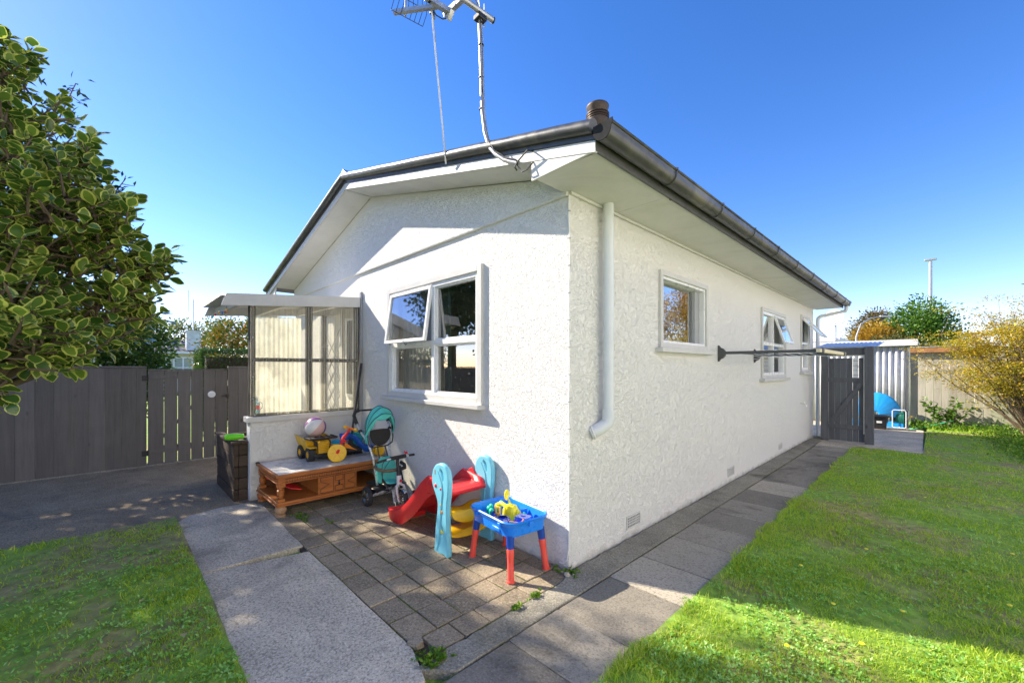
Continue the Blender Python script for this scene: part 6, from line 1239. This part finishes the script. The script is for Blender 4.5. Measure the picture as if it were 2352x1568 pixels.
def slide():
    t = thing('toddler_slide', 'light blue and red plastic toddler slide with yellow steps on the pavers', 'slide', (-0.95, -0.29, 0.008)); ox, oy = .95, .29
    out = [(-.965, .0), (-.962, .06), (-.950, .2), (-.925, .34), (-.926, .41), (-.955, .47), (-.992, .53), (-1.002, .60), (-.985, .66), (-.945, .698), (-.888, .712), (-.835, .695), (-.800, .65), (-.790, .58), (-.798, .48), (-.812, .40), (-.812, .25), (-.802, .10), (-.800, 0.0), (-.845, .012), (-.90, .004)]
    out = [(x + ox, z) for x, z in out]
    h1 = [(x + ox, z) for x, z in ((-.895, .690), (-.862, .675), (-.842, .64), (-.838, .60), (-.855, .575), (-.868, .60), (-.885, .635), (-.905, .66))][::-1]
    h2 = [(x + ox, z) for x, z in ((-.885, .225), (-.865, .235), (-.852, .21), (-.852, .165), (-.870, .14), (-.888, .165))]
    for y, s in ((-.50 + oy, -1), (-.045 + oy, 1)):
        sp = flat_curve('side_panel', [out, h1, h2], XZ(y), .045, M['skyblue'], t, .012)
        ridge = [(x + ox, y - .024, z) for x, z in ((-.94, .015), (-.905, .12), (-.885, .30), (-.872, .42), (-.86, .50), (-.87, .57), (-.925, .66))]
        part('side_rib', MB().tube(ridge, [.004, .006, .007, .006, .006, .005, .003], 8), M['skyblue'], sp)
        if s == -1:
            for x, z, r_, mm in ((-.955, .535, .017, M['red']), (-.885, .52, .012, M['red']), (-.872, .46, .008, M['red']), (-.880, .395, .014, M['yellow']), (-.868, .34, .015, M['orange']), (-.867, .18, .016, M['lemon'])): part('knob', MB().ball((x + ox, y - .022, z), r_, 14, 8, (1, .45, 1)), mm, sp)
            part('badge', MB().box(-.975 + ox, -.958 + ox, y - .0245, y - .0225, .625, .665), M['greytrim'], sp, bevel=.002)
    y0, y1 = -.47 + oy, -.075 + oy
    path = [(-.86, .478), (-.90, .495), (-1.08, .495), (-1.16, .475), (-1.26, .40), (-1.38, .29), (-1.50, .195), (-1.60, .13), (-1.70, .09), (-1.79, .082), (-1.83, .10), (-1.845, .125)]
    hs_ = [.0, .03, .06, .085, .085, .075, .065, .055, .045, .03, .012, .0]; sk = [.03, .05, .07, .10, .12, .12, .11, .10, .075, .07, .07, .03]
    secs = []
    for (x, z), h_, k in zip(path, hs_, sk):
        secs.append([(x + ox, y0, z - k), (x + ox, y0 - .004, z + h_), (x + ox, y0 + .012, z + h_ + .008), (x + ox, y0 + .026, z + h_), (x + ox, y0 + .034, z + .004), (x + ox, y0 + .06, z - .004), (x + ox, y1 - .06, z - .004), (x + ox, y1 - .034, z + .004), (x + ox, y1 - .026, z + h_), (x + ox, y1 - .012, z + h_ + .008), (x + ox, y1 + .004, z + h_), (x + ox, y1, z - k)])
    fine = []
    for i in range(len(secs) - 1):
        for j in range(4): u = j / 4; fine.append([tuple(a[c] * (1 - u) + b[c] * u for c in range(3)) for a, b in zip(secs[i], secs[i + 1])])
    fine.append(secs[-1]); n = 12; vs = sum(fine, []); fs = [(i * n + k, i * n + k + 1, (i + 1) * n + k + 1, (i + 1) * n + k) for i in range(len(fine) - 1) for k in range(n - 1)] + [tuple(range(n)), tuple((len(fine) - 1) * n + k for k in range(n))[::-1]]
    part('chute', MB().add(vs, fs), M['red'], t, smooth=60, solid=.006); part('chute_support', MB().box(-1.80 + ox, -1.74 + ox, y0 + .04, y1 - .04, 0.0, .055), M['red'], t, bevel=.01)
    part('side_hood', MB().prism([(-1.17, .49), (-1.12, .555), (-1.04, .60), (-1.0, .56), (-.98, .49)], lambda a, b: (a + ox, y1 - .01, b), (0, .02, 0)), M['red'], t, bevel=.006); part('side_hood', MB().prism([(-1.17, .49), (-1.12, .55), (-1.04, .585), (-1.0, .55), (-.98, .49)], lambda a, b: (a + ox, y0 - .01, b), (0, .02, 0)), M['red'], t, bevel=.006)
    for z, xa, dr_ in ((.155, -.99, .035), (.315, -.97, .075)):
        def fst(u, v):
            y = y0 + (y1 - y0) * u; e = math.sin(math.pi * u) ** .6
            if v < .5: return (xa + ox + .15 * (v * 2) + .0 * e, y, z + .012 * math.sin(u * 9))
            w_ = (v - .5) * 2; return (xa + ox + .15 + .03 * math.sin(w_ * 1.57), y, z - w_ * (.012 + dr_ * e))
        part('step', MB().grid(24, 14, fst), M['yellow'], t, smooth=50, fix=False, solid=.012, bevel=0)
    return t
slide()

def rrect(w_, d, r, z, n=7):
    out = []
    for cx_, cy_, a0 in ((w_ / 2 - r, d / 2 - r, 0), (-w_ / 2 + r, d / 2 - r, 90), (-w_ / 2 + r, -d / 2 + r, 180), (w_ / 2 - r, -d / 2 + r, 270)):
        for k in range(n): a = R(a0 + 90 * k / (n - 1)); out.append((cx_ + r * math.cos(a), cy_ + r * math.sin(a), z))
    return out
def loft(rings, caps=True):
    n = len(rings[0]); fs = [(i * n + k, i * n + (k + 1) % n, (i + 1) * n + (k + 1) % n, (i + 1) * n + k) for i in range(len(rings) - 1) for k in range(n)]
    if caps: fs += [tuple(range(n))[::-1], tuple((len(rings) - 1) * n + k for k in range(n))]
    return MB().add(sum(rings, []), fs)
WT = (-0.405, -0.232, 0.008); WR = R(-7)
def water_table():
    t = thing('water_table', 'blue plastic sand and water play table on coral red legs at the house corner', 'play table', WT, WR); w_, d = .56, .40
    part('tray', loft([rrect(w_ - .10, d - .10, .05, .295), rrect(w_ - .05, d - .05, .07, .305), rrect(w_ - .035, d - .035, .08, .375), rrect(w_ - .02, d - .02, .08, .378), rrect(w_ - .012, d - .012, .085, .392), rrect(w_, d, .09, .398), rrect(w_ + .004, d + .004, .09, .408), rrect(w_ - .012, d - .012, .085, .415), rrect(w_ - .028, d - .028, .08, .408), rrect(w_ - .034, d - .034, .078, .395), rrect(w_ - .06, d - .06, .07, .335), rrect(w_ - .09, d - .09, .06, .328)]), M['blue'], t, smooth=50)
    part('divider', MB().box(.02, .03, d / 2 - .10, d / 2 - .03, .33, .392).box(w_ / 2 - .10, w_ / 2 - .03, -.005, .005, .33, .385), M['blue'], t, bevel=.003)
    for p, q_ in (((-.14, -d / 2 + .002), (.035, .016)), ((.16, -d / 2 + .002), (.035, .016)), ((w_ / 2 - .002, 0), (.012, .035))): part('clip', MB().box(p[0] - q_[0] / 2, p[0] + q_[0] / 2, p[1] - q_[1] / 2, p[1] + q_[1] / 2, .362, .396), M['blue'], t, bevel=.004)
    part('side_handle', MB().box(.05, .15, -d / 2 + .012, -d / 2 + .03, .318, .350), M['blue'], t, bevel=.008)
    for sx in (-1, 1):
        for sy in (-1, 1):
            a = Vector((sx * (w_ / 2 - .065), sy * (d / 2 - .06), .31)); b = Vector((sx * (w_ / 2 - .025), sy * (d / 2 - .035), 0)); m1 = a.lerp(b, .28)
            lg = part('leg', MB().tube([m1, m1.lerp(b, .03), m1.lerp(b, .25), m1.lerp(b, .28), m1.lerp(b, .52), m1.lerp(b, .55), m1.lerp(b, .80), m1.lerp(b, .93), m1.lerp(b, .94), b], [.024, .0265, .025, .0235, .0225, .024, .023, .025, .028, .029], 16), M['redleg'], t, smooth=30)
            part('leg_socket', MB().tube([a, m1], [.030, .0255], 16), simple('navy_socket', (.005, .06, .36), .35) if 'navy_socket' not in bpy.data.materials else bpy.data.materials['navy_socket'], lg)
    return t
water_table()
def on_tray(name, label, cat, x, y, rz=0, z=.3285, rot=None, group=None):
    p = Matrix.Rotation(WR, 3, 'Z') @ Vector((x, y, 0)); o = thing(name, label, cat, (WT[0] + p.x, WT[1] + p.y, WT[2] + z + .001), WR + rz, group); 
    if rot: o.rotation_euler = rot
    return o
clearblue = m_glass('clear_blue_plastic', (.12, .30, .95), .10, .06, .55, (.03, .14, .85))
def mould(name, label, x, y, r, h, n, taper=.78, rz=0, sq=None):
    t = on_tray(name, label, 'sand mould', x, y, rz)
    if sq: mb = loft([rrect(sq[0], sq[1], .02, 0, 5), rrect(sq[0], sq[1], .02, .006, 5), rrect(sq[0] * .92, sq[1] * .92, .018, .008, 5), rrect(sq[0] * taper, sq[1] * taper, .016, h, 5)])
    else: mb = loft([[(r * (1 + .06 * math.cos(n * a)) * s * math.cos(a), r * (1 + .06 * math.cos(n * a)) * s * math.sin(a), z) for a in [2 * math.pi * k / 72 for k in range(72)]] for s, z in ((1.08, 0), (1.08, .006), (.98, .008), (taper, h * .9), (taper * .92, h))])
    part('shell', mb, clearblue, t, smooth=35)
    if not sq: part('top_ring', MB().lathe([(r * taper * .80, h), (r * taper * .80, h + .004), (r * taper * .72, h + .004), (r * taper * .72, h)], n=32), clearblue, t)
    else: part('top_rib', MB().box(-.02, .02, -.003, .003, h, h + .004), clearblue, t)
mould('sand_mould', 'fluted round clear blue sand mould in the tray', .065, -.095, .062, .055, 10)
mould('sand_mould', 'square clear blue castle mould at the back of the tray', .145, .035, .06, .06, 4, .80, .3, (.13, .11))
mould('sand_mould', 'small clear blue mould beside the green animals in the tray', -.075, -.075, .03, .05, 8)
M['cyan'] = simple('cyan_plastic', (0.0, .35, .62), .35)
for i, (x, y, l, s_) in enumerate(((-.205, -.035, 'leftmost green toy animal at the end of the blue tray', 1), (-.175, .03, 'green toy animal standing upright behind the leftmost one', 1.15), (-.145, -.055, 'dark green toy animal nearest the front rim of the tray', 1), (-.13, .095, 'green toy animal by the back rim next to the blue triangle', .8), (.085, .10, 'green toy animal right of the yellow digger', .8))):
    t = on_tray('toy_animal', l, 'toy animal', x, y, i * 1.3, group='small green toy animals in the tray'); mb = MB(); mb.ball((0, 0, .038 * s_), .022 * s_, 14, 10, (1.2, .9, 1)); mb.ball((.024 * s_, 0, .068 * s_), .014 * s_, 12, 8)
    part('body', mb, M['green'], t)
    for a, b in ((1, 1), (1, -1), (-1, 1), (-1, -1)): part('leg', MB().cyl((a * .014 * s_, b * .010 * s_, 0), (a * .012 * s_, b * .009 * s_, .03 * s_), .007 * s_, n=8), M['green'], t)
t = on_tray('toy_triangle', 'cyan triangular block against the back left of the tray', 'toy block', -.155, .12); part('block', MB().prism([(-.045, 0), (.045, 0), (0, .085)], lambda a, b: (a, 0, b), (0, .03, 0)), M['cyan'], t, bevel=.004); part('face', MB().prism([(-.03, .012), (.03, .012), (0, .062)], lambda a, b: (a, -.003, b), (0, .0025, 0)), M['aqua'], t)
t = on_tray('toy_digger', 'bright yellow toy digger body in the middle of the blue tray', 'toy digger', -.01, .035, .35)
part('body', loft([rrect(.10, .085, .02, 0, 5), rrect(.115, .095, .022, .02, 5), rrect(.11, .09, .022, .07, 5), rrect(.07, .07, .02, .10, 5)]), M['lemon'], t, smooth=45); part('arm', MB().tube([(-.03, -.01, .085), (-.09, 0, .10), (-.14, .01, .075), (-.15, .012, .05)], [.016, .017, .015, .013], 12), M['lemon'], t); part('wheel', MB().lathe([(.01, -.012), (.028, -.01), (.03, 0), (.028, .01), (.01, .012)], (.065, .0, .045), (1, 0, 0), 20), M['lemon'], t); part('shelf', MB().box(-.09, .0, .03, .05, .055, .075), M['lemon'], t, bevel=.004)
part('strut', MB().tube([(-.03, -.045, .03), (-.02, -.05, .09), (.02, -.03, .115), (.05, .0, .10)], .006, 8), M['lemon'], t)
t = on_tray('toy_spoon', 'lemon yellow toy spoon standing up from the digger', 'toy spoon', -.03, .03, .4, z=.33)
part('handle', MB().tube([(.05, -.02, .05), (.02, 0, .10), (-.01, .01, .135)], .007, 8), M['lemon'], t); part('bowl', MB().ball((-.03, .02, .165), .040, 20, 12, (.35, .85, 1.05)), M['lemon'], t)
t = on_tray('toy_spade', 'orange toy spade with square handle standing at the front of the tray', 'toy spade', -.015, -.085, 0.2)
mb = MB(); frame4(mb, lambda u, d_, z: (u, d_, z), -.028, .028, .05, .115, .012, -.006, .006); part('handle', mb, M['orange'] if 0 else simple('amber_plastic', (.92, .42, .01), .36), t, bevel=.003); part('shaft', MB().box(-.010, .010, -.006, .006, .02, .0495), bpy.data.materials['amber_plastic'], t, bevel=.002); part('blade', MB().ball((-.02, -.01, .018), .034, 16, 10, (1, .7, .45)), bpy.data.materials['amber_plastic'], t)
t = on_tray('toy_rake', 'orange forked toy rake at the right end of the tray', 'toy rake', .185, -.065, .9)
part('handle', MB().tube([(-.05, 0, .05), (0, 0, .045), (.03, 0, .04)], .007, 8), M['orange'], t)
for y in (-.028, 0, .028): part('tine', MB().tube([(.03, y * .5, .04), (.045, y, .042), (.055, y, .06)], .006, 8), M['orange'], t)
# stones and a broken paver by the corner
for i, (x, y, r_) in enumerate(((.045, -.075, .022), (.02, -.045, .014), (.072, -.035, .012), (-.01, -.06, .013))):
    t = part('stone', MB().ball((0, 0, r_ * .5), r_, 9, 7, (1.2, .9, .6)), M['path'], None); t.location = (x, y, 0.012); t.rotation_euler = (0.2, .1, i); tag(t, 'small grey stone in the gap at the foot of the house corner', 'stone', 'stones at the house corner')
o = part('paver_fragment', MB().prism([(-.05, -.02), (.02, -.035), (.045, .0), (.01, .04), (-.04, .025)], lambda a, b: (a, b, 0), (.0, 0, .035)), M['paver'], None, bevel=.004); o.location = (-.065, -1.235, -.004); o.rotation_euler = (.1, -.12, .5); tag(o, 'broken dark paver piece lying in the hole at the end of the path', 'paver piece')
